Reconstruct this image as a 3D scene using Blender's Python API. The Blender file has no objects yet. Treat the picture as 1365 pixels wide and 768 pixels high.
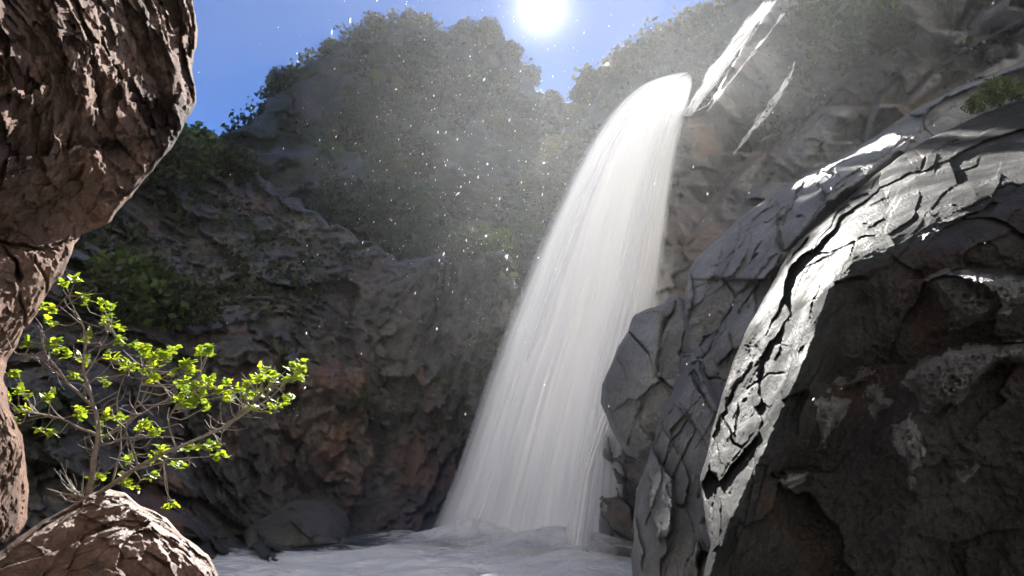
import bpy, math, random
import numpy as np
from mathutils import Vector, Matrix

# ------------------------------------------------------------------ camera, sky, sun, exposure
S = bpy.context.scene
COL = S.collection
random.seed(7)
RNG = np.random.default_rng(7)

PITCH = math.radians(14.2)
CAMZ = 1.3
FPX = 1012.0                      # focal length in photograph pixels (1365 wide)
cam_data = bpy.data.cameras.new('camera')
cam = bpy.data.objects.new('camera', cam_data)
COL.objects.link(cam)
cam.location = (0, 0, CAMZ)
cam.rotation_euler = (math.radians(90) + PITCH, 0, 0)
cam_data.sensor_width = 36
cam_data.lens = 36 * FPX / 1365
cam_data.clip_start = 0.05
cam_data.clip_end = 2000
S.camera = cam

FWD = np.array([0, math.cos(PITCH), math.sin(PITCH)])
UP = np.array([0, -math.sin(PITCH), math.cos(PITCH)])
RGT = np.array([1.0, 0, 0])
CAM = np.array([0, 0, CAMZ])


def ray(px, py):
    px = np.asarray(px, float); py = np.asarray(py, float)
    return FWD + ((px - 682.5) / FPX)[..., None] * RGT + ((384 - py) / FPX)[..., None] * UP


def at(px, py, d):
    return CAM + np.asarray(d, float)[..., None] * ray(px, py)


sun_dir = ray(722, 10); sun_dir = sun_dir / np.linalg.norm(sun_dir)
SUN_EL = math.asin(sun_dir[2]); SUN_AZ = math.atan2(sun_dir[0], sun_dir[1])

world = bpy.data.worlds.new('World'); S.world = world
world.use_nodes = True
wn = world.node_tree.nodes; wl = world.node_tree.links
wn.clear()
w_out = wn.new('ShaderNodeOutputWorld'); w_bg = wn.new('ShaderNodeBackground')
w_sky = wn.new('ShaderNodeTexSky')
w_sky.sky_type = 'NISHITA'; w_sky.sun_disc = False
w_sky.sun_elevation = SUN_EL; w_sky.sun_rotation = SUN_AZ
w_sky.altitude = 6000; w_sky.air_density = 1.0; w_sky.dust_density = 0.0; w_sky.ozone_density = 10
w_bg.inputs['Strength'].default_value = 0.05
wl.new(w_sky.outputs[0], w_bg.inputs[0])
# the sun's own disc in the sky
w_tc = wn.new('ShaderNodeTexCoord'); w_dot = wn.new('ShaderNodeVectorMath'); w_dot.operation = 'DOT_PRODUCT'
w_dot.inputs[1].default_value = tuple(sun_dir)
wl.new(w_tc.outputs['Generated'], w_dot.inputs[0])
w_ac = wn.new('ShaderNodeMath'); w_ac.operation = 'ARCCOSINE'; w_ac.use_clamp = False; wl.new(w_dot.outputs['Value'], w_ac.inputs[0])
w_disc = wn.new('ShaderNodeBackground'); w_disc.inputs[0].default_value = (1, .97, .92, 1)
w_last = None
for (deg, amp) in ((.72, 6.0), (2.0, .22)):       # disc and close aureole
    d_ = wn.new('ShaderNodeMath'); d_.operation = 'DIVIDE'; d_.inputs[1].default_value = math.radians(deg); wl.new(w_ac.outputs[0], d_.inputs[0])
    p_ = wn.new('ShaderNodeMath'); p_.operation = 'POWER'; p_.inputs[1].default_value = 2; wl.new(d_.outputs[0], p_.inputs[0])
    n_ = wn.new('ShaderNodeMath'); n_.operation = 'MULTIPLY'; n_.inputs[1].default_value = -1; wl.new(p_.outputs[0], n_.inputs[0])
    e_ = wn.new('ShaderNodeMath'); e_.operation = 'EXPONENT'; wl.new(n_.outputs[0], e_.inputs[0])
    m_ = wn.new('ShaderNodeMath'); m_.operation = 'MULTIPLY_ADD'; m_.inputs[1].default_value = amp; m_.inputs[2].default_value = 0; wl.new(e_.outputs[0], m_.inputs[0])
    if w_last is not None: wl.new(w_last.outputs[0], m_.inputs[2])
    w_last = m_
wl.new(w_last.outputs[0], w_disc.inputs[1])
w_add = wn.new('ShaderNodeAddShader')
wl.new(w_bg.outputs[0], w_add.inputs[0]); wl.new(w_disc.outputs[0], w_add.inputs[1])
wl.new(w_add.outputs[0], w_out.inputs['Surface'])

sun_data = bpy.data.lights.new('sun', 'SUN')
sun_data.energy = 5.0; sun_data.angle = math.radians(0.5); sun_data.color = (1, .96, .9)
sun = bpy.data.objects.new('sun', sun_data); COL.objects.link(sun)
sun.rotation_euler = Vector(tuple(sun_dir)).to_track_quat('Z', 'Y').to_euler()
sun.location = (0, 0, 60)

S.render.engine = 'CYCLES'
S.view_settings.view_transform = 'Standard'
S.view_settings.look = 'None'
S.view_settings.gamma = 1
S.view_settings.use_curve_mapping = False
S.view_settings.exposure = 2.0
cy = S.cycles
cy.use_denoising = True
cy.max_bounces = 8; cy.diffuse_bounces = 5; cy.glossy_bounces = 3; cy.transmission_bounces = 4
cy.transparent_max_bounces = 16; cy.volume_bounces = 0
cy.caustics_reflective = False; cy.caustics_refractive = False
cy.sample_clamp_indirect = 4; cy.sample_clamp_direct = 12


# ------------------------------------------------------------------ noise in numpy
def _hash(ix, iy, iz, seed):
    h = (ix.astype(np.int64) * 374761393 + iy.astype(np.int64) * 668265263 + iz.astype(np.int64) * 2147483647 + seed * 1274126177) & 0xFFFFFFFF
    h = ((h ^ (h >> 13)) * 1274126177) & 0xFFFFFFFF
    h = ((h ^ (h >> 16)) * 2246822519) & 0xFFFFFFFF
    return (h ^ (h >> 15)) & 0xFFFFFFFF


def hashf(ix, iy, iz, seed):
    return _hash(ix, iy, iz, seed) / 4294967295.0


def vnoise(P, seed=0):
    """value noise, -1..1"""
    f = np.floor(P); u = P - f; u = u * u * u * (u * (u * 6 - 15) + 10); i = f.astype(np.int64)
    r = 0
    for dx in (0, 1):
        wx = u[:, 0] if dx else 1 - u[:, 0]
        for dy in (0, 1):
            wy = u[:, 1] if dy else 1 - u[:, 1]
            for dz in (0, 1):
                wz = u[:, 2] if dz else 1 - u[:, 2]
                r = r + wx * wy * wz * hashf(i[:, 0] + dx, i[:, 1] + dy, i[:, 2] + dz, seed)
    return r * 2 - 1


def fbm(P, octs=5, gain=.5, lac=2.03, seed=0):
    a = 1; s = 0; n = 0
    for k in range(octs):
        s = s + a * vnoise(P, seed + k); n += a; a *= gain; P = P * lac + 17.3
    return s / n


def ridged(P, octs=4, gain=.5, seed=0):
    a = 1; s = 0; n = 0
    for k in range(octs):
        s = s + a * (1 - np.abs(vnoise(P, seed + k))); n += a; a *= gain; P = P * 2.07 + 9.1
    return s / n


def facets(P, seed=0, tilt=1.0, step=.5):
    """broken-rock relief: every Voronoi cell is a randomly tilted plane; returns relief and distance to the joints"""
    f = np.floor(P).astype(np.int64)
    d1 = np.full(len(P), 1e9); d2 = np.full(len(P), 1e9); val = np.zeros(len(P))
    for dx in (-1, 0, 1):
        for dy in (-1, 0, 1):
            for dz in (-1, 0, 1):
                cx, cy_, cz = f[:, 0] + dx, f[:, 1] + dy, f[:, 2] + dz
                q = np.stack([cx + hashf(cx, cy_, cz, seed), cy_ + hashf(cx, cy_, cz, seed + 1), cz + hashf(cx, cy_, cz, seed + 2)], 1)
                v = P - q; d = np.sqrt((v * v).sum(1))
                g = np.stack([hashf(cx, cy_, cz, seed + 3), hashf(cx, cy_, cz, seed + 4), hashf(cx, cy_, cz, seed + 5)], 1) * 2 - 1
                h = (v * g).sum(1) * tilt + (hashf(cx, cy_, cz, seed + 6) * 2 - 1) * step
                m = d < d1
                d2 = np.where(m, d1, np.minimum(d2, d)); val = np.where(m, h, val); d1 = np.where(m, d, d1)
    return val, d2 - d1


# ------------------------------------------------------------------ mesh helpers
def new_mesh(name, V, F, mat=None, smooth=True, origin=None, UV=None):
    """V (n,3); F (m,k) int array or list of arrays -> linked object"""
    V = np.asarray(V, float)
    if origin is None:
        origin = np.array([V[:, 0].mean(), V[:, 1].mean(), V[:, 2].min()])
    origin = np.asarray(origin, float)
    me = bpy.data.meshes.new(name)
    Fs = F if isinstance(F, list) else [F]
    Fs = [np.asarray(a, np.int32) for a in Fs if len(a)]
    nl = sum(a.size for a in Fs); nf = sum(len(a) for a in Fs)
    me.vertices.add(len(V)); me.loops.add(nl); me.polygons.add(nf)
    me.vertices.foreach_set('co', (V - origin).astype(np.float32).ravel())
    me.loops.foreach_set('vertex_index', np.concatenate([a.ravel() for a in Fs]))
    starts = []; o = 0
    for a in Fs:
        starts.append(o + np.arange(len(a)) * a.shape[1]); o += a.size
    me.polygons.foreach_set('loop_start', np.concatenate(starts).astype(np.int32))
    me.update(calc_edges=True)
    me.validate()
    if smooth:
        me.polygons.foreach_set('use_smooth', np.ones(len(me.polygons), bool))
    if UV is not None:
        uvl = me.uv_layers.new(name='UVMap')
        li = np.empty(len(me.loops), np.int32); me.loops.foreach_get('vertex_index', li)
        uvl.data.foreach_set('uv', np.asarray(UV, np.float32)[li].ravel())
    if mat: me.materials.append(mat)
    ob = bpy.data.objects.new(name, me); COL.objects.link(ob)
    ob.location = tuple(origin)
    return ob


def tag(o, label=None, cat=None, group=None, kind=None):
    if label: o['label'] = label
    if cat: o['category'] = cat
    if group: o['group'] = group
    if kind: o['kind'] = kind
    return o


def adopt(child, parent):
    """parent keeping the child's world place (no rotations in play)"""
    child.parent = parent
    child.location = tuple(np.array(child.location) - np.array(parent.location))
    return child


def empty(name, loc):
    o = bpy.data.objects.new(name, None); COL.objects.link(o); o.location = tuple(loc); o.empty_display_size = .2
    return o


def resample(poly, step):
    poly = np.asarray(poly, float); out = []
    for a, b in zip(poly[:-1], poly[1:]):
        n = max(1, int(np.hypot(*(b - a)[:2]) / step))
        out += [a + (b - a) * k / n for k in range(n)]
    out.append(poly[-1])
    return np.array(out)


def rough_outline(poly, amp, step=6, seed=0, freq=1 / 22.):
    p = np.asarray(poly, float); p = resample(np.vstack([p, p[:1]]), step)[:-1]
    q = np.c_[p * freq, np.full(len(p), seed * 3.7)]
    off = np.stack([fbm(q, 4, .6, seed=seed), fbm(q + 31, 4, .6, seed=seed + 50)], 1)
    return p + off * amp


def seg_dist(X, Y, poly, closed=False):
    poly = np.asarray(poly, float)[:, :2]
    A = poly; B = np.roll(poly, -1, 0)
    if not closed: A = A[:-1]; B = B[:-1]
    best = np.full(X.shape, 1e18); nx = np.zeros(X.shape); ny = np.zeros(X.shape)
    for a, b in zip(A, B):
        e = b - a; L = e @ e + 1e-9
        t = np.clip(((X - a[0]) * e[0] + (Y - a[1]) * e[1]) / L, 0, 1)
        qx = a[0] + t * e[0]; qy = a[1] + t * e[1]
        d = (X - qx) ** 2 + (Y - qy) ** 2
        m = d < best
        best = np.where(m, d, best); nx = np.where(m, qx, nx); ny = np.where(m, qy, ny)
    return np.sqrt(best), nx, ny


def inside(X, Y, poly):
    A = np.asarray(poly); B = np.roll(A, -1, 0); r = np.zeros(X.shape, bool)
    for a, b in zip(A, B):
        if a[1] == b[1]: continue
        c = (a[1] > Y) != (b[1] > Y)
        r ^= c & (X < (b[0] - a[0]) * (Y - a[1]) / (b[1] - a[1]) + a[0])
    return r


def rbf(ctrl):
    c = np.asarray(ctrl, float)
    _, idx = np.unique(np.round(c[:, :2]), axis=0, return_index=True); c = c[idx]
    X = c[:, :2] / 100
    n = len(c); D = np.sqrt(((X[:, None] - X[None]) ** 2).sum(-1))
    M = np.zeros((n + 3, n + 3)); M[:n, :n] = D + np.eye(n) * 1e-4
    Q = np.c_[np.ones(n), X]; M[:n, n:] = Q; M[n:, :n] = Q.T
    w = np.linalg.solve(M, np.r_[c[:, 2], 0, 0, 0])

    def f(px, py):
        P = np.c_[px, py] / 100; out = np.zeros(len(P))
        for k in range(0, len(P), 20000):
            p = P[k:k + 20000]
            out[k:k + 20000] = np.sqrt(((p[:, None] - X[None]) ** 2).sum(-1)) @ w[:n] + w[n] + p @ w[n + 1:]
        return out
    return f


def ctrl_lines(*lines, step=25):
    return np.vstack([resample(l, step) if len(l) > 1 else np.asarray(l, float) for l in lines])


def rock(name, mat, outline, ctrl, step=2.0, relief=None, cracks=(), round_w=25, round_d=.5, thick=3.0,
         edge_amp=3, seed=0, rings=5, extra=None, smooth=True, shrink=.05, near=1.0):
    """A rock mass: its front is a relief surface built at its own distance, its sides run back `thick` metres."""
    ol = rough_outline(outline, edge_amp, 5, seed)
    x0, y0 = ol.min(0) - step; x1, y1 = ol.max(0) + step
    gx = np.arange(x0, x1 + step, step); gy = np.arange(y0, y1 + step, step)
    X, Y = np.meshgrid(gx, gy); h, w = X.shape
    X = X.ravel(); Y = Y.ravel()
    ins = inside(X, Y, ol)
    # keep the corners of every cell that has an inside corner; snap outside corners onto the outline
    I = ins.reshape(h, w); cell = I[:-1, :-1] | I[1:, :-1] | I[:-1, 1:] | I[1:, 1:]
    use = np.zeros((h, w), bool)
    use[:-1, :-1] |= cell; use[1:, :-1] |= cell; use[:-1, 1:] |= cell; use[1:, 1:] |= cell
    use = use.ravel(); idx = -np.ones(h * w, np.int64); idx[use] = np.arange(use.sum())
    ii, jj = np.nonzero(cell); b = ii * w + jj
    F = np.stack([idx[b], idx[b + w], idx[b + w + 1], idx[b + 1]], 1)
    X = X[use]; Y = Y[use]; ins = ins[use]
    D, nx, ny = seg_dist(X, Y, ol, True)
    X = np.where(ins, X, nx); Y = np.where(ins, Y, ny); D = np.where(ins, D, 0)
    f = rbf(ctrl); d = f(X, Y)
    s = np.clip(1 - D / round_w, 0, 1)
    d = d + round_d * (1 - np.sqrt(np.clip(1 - s * s, 0, 1)))
    if extra is not None: d = d + extra(X, Y, d)
    for (pl, wpx, dep) in cracks:
        wob = vnoise(np.c_[X / 16, Y / 16, np.zeros(len(X))], seed + 77) * wpx * .9
        wob2 = vnoise(np.c_[X / 16, Y / 16, np.ones(len(X)) * 9], seed + 78) * wpx * .9
        cd, _, _ = seg_dist(X + wob, Y + wob2, pl)
        wv = wpx * (.38 + .30 * vnoise(np.c_[X / 30, Y / 30, np.ones(len(X)) * 3], seed + 79))
        d = d + .5 * dep * np.clip(.75 + .9 * vnoise(np.c_[X / 24, Y / 24, np.ones(len(X)) * 5], seed + 80), 0, 1.4) * np.exp(-(cd / wv) ** 2)
    P = at(X, Y, d)
    if relief is not None:
        fade = np.clip(D / 6, .25, 1)
        d = d + relief(P, X, Y) * fade
        P = at(X, Y, d)
    d = d * near; P = at(X, Y, d)
    # sides: walk the open border and push it back
    E = np.concatenate([F[:, [0, 1]], F[:, [1, 2]], F[:, [2, 3]], F[:, [3, 0]]])
    key = np.sort(E, 1); k = key[:, 0] * (len(P) + 1) + key[:, 1]
    u, inv, cnt = np.unique(k, return_inverse=True, return_counts=True)
    B = E[cnt[inv] == 1]
    bv = np.unique(B); m = -np.ones(len(P), np.int64); m[bv] = np.arange(len(bv))
    V = [P]; Fs = [F]; prev = bv.copy(); base = len(P)
    cxy = np.array([X.mean(), Y.mean()])
    for r in range(1, rings + 1):
        t = (r / rings)
        bx = X[bv] + (cxy[0] - X[bv]) * shrink * t; by = Y[bv] + (cxy[1] - Y[bv]) * shrink * t
        Q = at(bx, by, d[bv] + thick * t)
        Q = Q + np.stack([fbm(Q * .9 + 5, 3, seed=seed + 3), fbm(Q * .9 + 50, 3, seed=seed + 4), fbm(Q * .9 + 90, 3, seed=seed + 5)], 1) * (.16 * min(thick, 4) / 3) * min(1, 2 * t)
        V.append(Q); cur = base + np.arange(len(bv)); base += len(bv)
        Fs.append(np.stack([prev[m[B[:, 1]]], prev[m[B[:, 0]]], cur[m[B[:, 0]]], cur[m[B[:, 1]]]], 1))
        prev = cur
    V = np.vstack(V)
    ob = new_mesh(name, V, np.vstack(Fs), mat, smooth)
    ob['_n'] = 0; del ob['_n']
    return ob, P, f


# ------------------------------------------------------------------ materials
def mat_new(name):
    m = bpy.data.materials.new(name); m.use_nodes = True
    nt = m.node_tree; nt.nodes.clear()
    return m, nt.nodes, nt.links


def ramp(n, stops, interp='LINEAR'):
    r = n.new('ShaderNodeValToRGB'); e = r.color_ramp.elements; r.color_ramp.interpolation = interp
    while len(e) < len(stops): e.new(.5)
    for k, (p, c) in enumerate(stops):
        e[k].position = p; e[k].color = (*c, 1) if len(c) == 3 else c
    return r


def noise_node(n, l, vec, scale, detail=6, rough=.6, dist=0.0):
    t = n.new('ShaderNodeTexNoise'); t.inputs['Scale'].default_value = scale; t.inputs['Detail'].default_value = detail
    t.inputs['Roughness'].default_value = rough; t.inputs['Distortion'].default_value = dist
    l.new(vec, t.inputs['Vector']); return t


def rock_mat(name, cols, scale=1.0, rough=(.35, .7), bump=.04, bump_scale=14, patch=None, patch_scale=.6, stretch=(1, 1, 1), rot=(0, 0, 0), spec=.5, patch_lo=.52, patch_hi=.64, lichen=None, coat=0.0):
    m, n, l = mat_new(name)
    out = n.new('ShaderNodeOutputMaterial'); b = n.new('ShaderNodeBsdfPrincipled')
    geo = n.new('ShaderNodeNewGeometry'); mp = n.new('ShaderNodeMapping')
    mp.inputs['Rotation'].default_value = rot; mp.inputs['Scale'].default_value = stretch
    l.new(geo.outputs['Position'], mp.inputs[0]); v = mp.outputs[0]
    t1 = noise_node(n, l, v, 1.3 * scale, 8, .65, .3)
    r1 = ramp(n, [(.25, cols[0]), (.5, cols[1]), (.75, cols[2])]); l.new(t1.outputs[0], r1.inputs[0])
    colour = r1.outputs[0]
    t2 = noise_node(n, l, v, 22 * scale, 5, .7)
    r2 = ramp(n, [(.3, (.55, .55, .55)), (.7, (1.25, 1.25, 1.25))]); l.new(t2.outputs[0], r2.inputs[0])
    mx = n.new('ShaderNodeMix'); mx.data_type = 'RGBA'; mx.blend_type = 'MULTIPLY'; mx.inputs[0].default_value = 1
    l.new(colour, mx.inputs[6]); l.new(r2.outputs[0], mx.inputs[7]); colour = mx.outputs[2]
    for pc, ps, lo, hi in ([(patch, patch_scale, patch_lo, patch_hi)] if patch else []) + (lichen or []):
        t3 = noise_node(n, l, v, ps, 7, .62, .5)
        r3 = ramp(n, [(lo, (0, 0, 0)), (hi, (1, 1, 1))]); l.new(t3.outputs[0], r3.inputs[0])
        m3 = n.new('ShaderNodeMix'); m3.data_type = 'RGBA'; l.new(r3.outputs[0], m3.inputs[0])
        l.new(colour, m3.inputs[6]); m3.inputs[7].default_value = (*pc, 1); colour = m3.outputs[2]
    l.new(colour, b.inputs['Base Color'])
    t4 = noise_node(n, l, v, 2.2 * scale, 6, .6)
    mr = n.new('ShaderNodeMapRange'); mr.inputs['From Min'].default_value = .35; mr.inputs['From Max'].default_value = .65
    mr.inputs['To Min'].default_value = rough[0]; mr.inputs['To Max'].default_value = rough[1]
    l.new(t4.outputs[0], mr.inputs[0]); l.new(mr.outputs[0], b.inputs['Roughness'])
    b.inputs['Specular IOR Level'].default_value = spec
    b.inputs['Coat Weight'].default_value = coat; b.inputs['Coat Roughness'].default_value = .22
    t5 = noise_node(n, l, v, bump_scale, 10, .68)
    bp = n.new('ShaderNodeBump'); bp.inputs['Strength'].default_value = 1; bp.inputs['Distance'].default_value = bump
    l.new(t5.outputs[0], bp.inputs['Height'])
    l.new(bp.outputs[0], b.inputs['Normal']); l.new(bp.outputs[0], b.inputs['Coat Normal'])
    l.new(b.outputs[0], out.inputs[0])
    return m


def leaf_mat(name, c0, c1, trans=.5, scale=3.0):
    m, n, l = mat_new(name)
    out = n.new('ShaderNodeOutputMaterial')
    geo = n.new('ShaderNodeNewGeometry')
    rnd = n.new('ShaderNodeMix'); rnd.data_type = 'RGBA'
    l.new(geo.outputs['Random Per Island'], rnd.inputs[0])
    rnd.inputs[6].default_value = (*c0, 1); rnd.inputs[7].default_value = (*c1, 1)
    d = n.new('ShaderNodeBsdfPrincipled'); d.inputs['Roughness'].default_value = .5; d.inputs['Specular IOR Level'].default_value = .35
    t = n.new('ShaderNodeBsdfTranslucent'); mx = n.new('ShaderNodeMixShader'); mx.inputs[0].default_value = trans
    l.new(rnd.outputs[2], d.inputs['Base Color']); l.new(rnd.outputs[2], t.inputs[0])
    l.new(d.outputs[0], mx.inputs[1]); l.new(t.outputs[0], mx.inputs[2]); l.new(mx.outputs[0], out.inputs[0])
    return m


def plain_mat(name, col, rough=.8):
    m, n, l = mat_new(name)
    out = n.new('ShaderNodeOutputMaterial'); b = n.new('ShaderNodeBsdfPrincipled')
    geo = n.new('ShaderNodeNewGeometry'); t = noise_node(n, l, geo.outputs['Position'], 30, 5, .6)
    r = ramp(n, [(.3, tuple(c * .6 for c in col)), (.7, tuple(min(1, c * 1.3) for c in col))]); l.new(t.outputs[0], r.inputs[0])
    l.new(r.outputs[0], b.inputs['Base Color']); b.inputs['Roughness'].default_value = rough
    l.new(b.outputs[0], out.inputs[0]); return m


M_LEFT = rock_mat('dry_red_brown_rock', [(.115, .07, .054), (.25, .16, .125), (.39, .27, .225)], 1.6, (.85, 1), .035, 18, patch=(.06, .045, .04), patch_scale=1.1, spec=.05)
M_BOULDER = rock_mat('damp_red_brown_boulder', [(.085, .048, .034), (.18, .11, .082), (.32, .23, .19)], 2.2, (.32, .8), .03, 28, patch=(.06, .045, .036), patch_scale=2.2, spec=.22)
M_WET = rock_mat('wet_grey_rock', [(.095, .098, .101), (.175, .18, .185), (.29, .297, .304)], 1.2, (.36, .6), .05, 30, spec=.5, coat=.0)
M_SLAB = rock_mat('wet_dark_grey_slab', [(.018, .019, .02), (.034, .036, .038), (.064, .067, .07)], 1.2, (.4, .85), .05, 40, spec=.032)
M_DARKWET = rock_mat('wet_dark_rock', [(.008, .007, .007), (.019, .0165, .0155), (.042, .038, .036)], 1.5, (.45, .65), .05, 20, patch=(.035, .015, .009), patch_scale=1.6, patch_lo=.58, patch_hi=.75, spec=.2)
M_LIT_LUMP = rock_mat('wet_rock_painted_lit', [(.045, .043, .041), (.10, .096, .093), (.2, .194, .188)], 3.0, (.35, .6), .05, 30, spec=.25)  # pale tone paints the light on ledges and lumps of the dark face
M_UPPER = rock_mat('grey_brown_cliff_rock', [(.10, .097, .095), (.17, .166, .163), (.26, .252, .245)], .7, (.35, .7), .05, 8, patch=(.19, .145, .11), patch_scale=.5, spec=.5)
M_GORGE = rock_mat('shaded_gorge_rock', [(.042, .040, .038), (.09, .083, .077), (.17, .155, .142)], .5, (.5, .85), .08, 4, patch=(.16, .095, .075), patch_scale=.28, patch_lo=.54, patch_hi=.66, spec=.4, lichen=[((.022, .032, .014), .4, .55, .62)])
M_HILL = rock_mat('far_hill_ground', [(.04, .037, .032), (.085, .075, .064), (.15, .13, .112)], .2, (.7, .9), .2, 1.5, patch=(.035, .05, .02), patch_scale=.12, patch_lo=.42, patch_hi=.55)
M_BED = rock_mat('stream_bed', [(.05, .04, .032), (.09, .075, .06), (.16, .13, .11)], .6, (.5, .8), .06, 5)


# ------------------------------------------------------------------ terrain: bed, pool, far hill, ridge, gorge wall
def grid_plane(name, x0, x1, y0, y1, nx, ny, zf, mat):
    gx = np.linspace(x0, x1, nx); gy = np.linspace(y0, y1, ny); X, Y = np.meshgrid(gx, gy); X = X.ravel(); Y = Y.ravel()
    V = np.c_[X, Y, zf(X, Y)]
    i = np.arange(nx * ny).reshape(ny, nx)
    F = np.stack([i[:-1, :-1].ravel(), i[:-1, 1:].ravel(), i[1:, 1:].ravel(), i[1:, :-1].ravel()], 1)
    return new_mesh(name, V, F, mat)


ground = grid_plane('ground', -125, 125, -70, 118, 131, 131,
                    lambda X, Y: -1.2 + .25 * fbm(np.c_[X * .2, Y * .2, X * 0], 4, seed=3), M_BED)
tag(ground, 'dark stony stream bed under the pool', kind='structure')


def canyon_z(X, Y): return 0


def fill_canyon_wall():  # unseen wall, added so its sunlit side bounces fill light forward
    a = np.linspace(-1, 1, 120); z = np.linspace(-1.5, 44, 90); A, Z = np.meshgrid(a, z)
    th = A * math.radians(84)
    R = 17 + Z * .28
    P = np.stack([R * np.sin(th), 1 - R * np.cos(th), Z], -1).reshape(-1, 3)
    f1, _ = facets(P * .25, 201, 1.1, .8); dn = 1.8 * f1 + 2.2 * fbm(P * .22, 5, .55, seed=203)
    P[:, 0] -= np.sin(th).ravel() * dn; P[:, 1] += np.cos(th).ravel() * dn
    i = np.arange(A.size).reshape(A.shape); F = np.stack([i[:-1, :-1].ravel(), i[:-1, 1:].ravel(), i[1:, 1:].ravel(), i[1:, :-1].ravel()], 1)
    return new_mesh('fill_canyon_wall', P, F, M_FILL_ROCK)


M_FILL_ROCK = rock_mat('pale_fill_rock', [(.44, .425, .40), (.55, .535, .51), (.63, .615, .59)], .5, (.7, .9), .06, 4, spec=.3)  # kept pale so the unseen wall and bank return more light
tag(fill_canyon_wall(), 'unseen pale canyon wall added behind the viewer to bounce sunlight', kind='structure')
bank = grid_plane('fill_gravel_bank', -14, 14, -16, 0.2, 90, 60, lambda X, Y: .12 - .02 * Y + .18 * fbm(np.c_[X * .8, Y * .8, X * 0], 5, .6, seed=205) - .5 * np.clip(Y + .6, 0, 1), M_FILL_ROCK)  # added out of view to throw sunlight up onto shaded undersides
tag(bank, 'unseen pale gravel bank added behind the viewer to bounce sunlight', kind='structure')


def water_mat():
    m, n, l = mat_new('churned_pool_water')
    out = n.new('ShaderNodeOutputMaterial')
    geo = n.new('ShaderNodeNewGeometry'); v = geo.outputs['Position']
    # white water: thick by the foot of the falls, torn into streaks further off
    dist = n.new('ShaderNodeVectorMath'); dist.operation = 'DISTANCE'; dist.inputs[1].default_value = (.3, 14.2, 0); l.new(v, dist.inputs[0])
    mp = n.new('ShaderNodeMapping'); mp.inputs['Scale'].default_value = (.9, 1.5, 1); mp.inputs['Rotation'].default_value = (0, 0, .3); l.new(v, mp.inputs[0])
    t = noise_node(n, l, mp.outputs[0], 1.6, 9, .66, 1.2)
    a = n.new('ShaderNodeMapRange'); a.inputs['From Min'].default_value = 1.5; a.inputs['From Max'].default_value = 9
    a.inputs['To Min'].default_value = .72; a.inputs['To Max'].default_value = -.08
    l.new(dist.outputs['Value'], a.inputs[0])
    sp = n.new('ShaderNodeSeparateXYZ'); l.new(v, sp.inputs[0])
    yb = n.new('ShaderNodeMapRange'); yb.interpolation_type = 'SMOOTHSTEP'; yb.inputs['From Min'].default_value = 13.6; yb.inputs['From Max'].default_value = 17.0; yb.inputs['To Min'].default_value = 0; yb.inputs['To Max'].default_value = -.5
    l.new(sp.outputs[1], yb.inputs[0])
    xb = n.new('ShaderNodeMapRange'); xb.interpolation_type = 'SMOOTHSTEP'; xb.inputs['From Min'].default_value = -1.2; xb.inputs['From Max'].default_value = -4.0
    l.new(sp.outputs[0], xb.inputs[0]); xy = n.new('ShaderNodeMath'); xy.operation = 'MULTIPLY'; l.new(xb.outputs[0], xy.inputs[0]); l.new(yb.outputs[0], xy.inputs[1])
    s0 = n.new('ShaderNodeMath'); s0.operation = 'ADD'; l.new(t.outputs[0], s0.inputs[0]); l.new(xy.outputs[0], s0.inputs[1])
    s = n.new('ShaderNodeMath'); s.operation = 'ADD'; l.new(s0.outputs[0], s.inputs[0]); l.new(a.outputs[0], s.inputs[1])
    r = ramp(n, [(.55, (.03, .03, .03)), (.72, (.6, .6, .6)), (.92, (1, 1, 1))]); l.new(s.outputs[0], r.inputs[0])
    b = n.new('ShaderNodeBsdfPrincipled'); b.inputs['Base Color'].default_value = (.035, .04, .038, 1); b.inputs['Roughness'].default_value = .12
    f = n.new('ShaderNodeBsdfPrincipled'); f.inputs['Base Color'].default_value = (.96, .955, .925, 1); f.inputs['Roughness'].default_value = .6
    t2 = noise_node(n, l, mp.outputs[0], 5, 8, .65, .6)
    bp = n.new('ShaderNodeBump'); bp.inputs['Distance'].default_value = .10; l.new(t2.outputs[0], bp.inputs['Height'])
    l.new(bp.outputs[0], b.inputs['Normal']); l.new(bp.outputs[0], f.inputs['Normal'])
    mx = n.new('ShaderNodeMixShader'); l.new(r.outputs[0], mx.inputs[0]); l.new(b.outputs[0], mx.inputs[1]); l.new(f.outputs[0], mx.inputs[2])
    l.new(mx.outputs[0], out.inputs[0]); return m


def pool_z(X, Y):
    r = np.hypot(X - .4, Y - 14.3)
    q = np.c_[X * .9, Y * 1.6, X * 0]
    amp = .06 + .14 * np.exp(-(r / 5) ** 2)
    return amp * (fbm(q, 5, .55, seed=11) + .4 * np.sin(r * 2.6 + 3 * fbm(q * .4, 2, seed=4)) * np.exp(-r / 8))


pool = grid_plane('pool_water', -16, 12, -3, 32, 280, 420, pool_z, water_mat())
tag(pool, 'churning pale pool at the foot of the waterfall', kind='structure')

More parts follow.
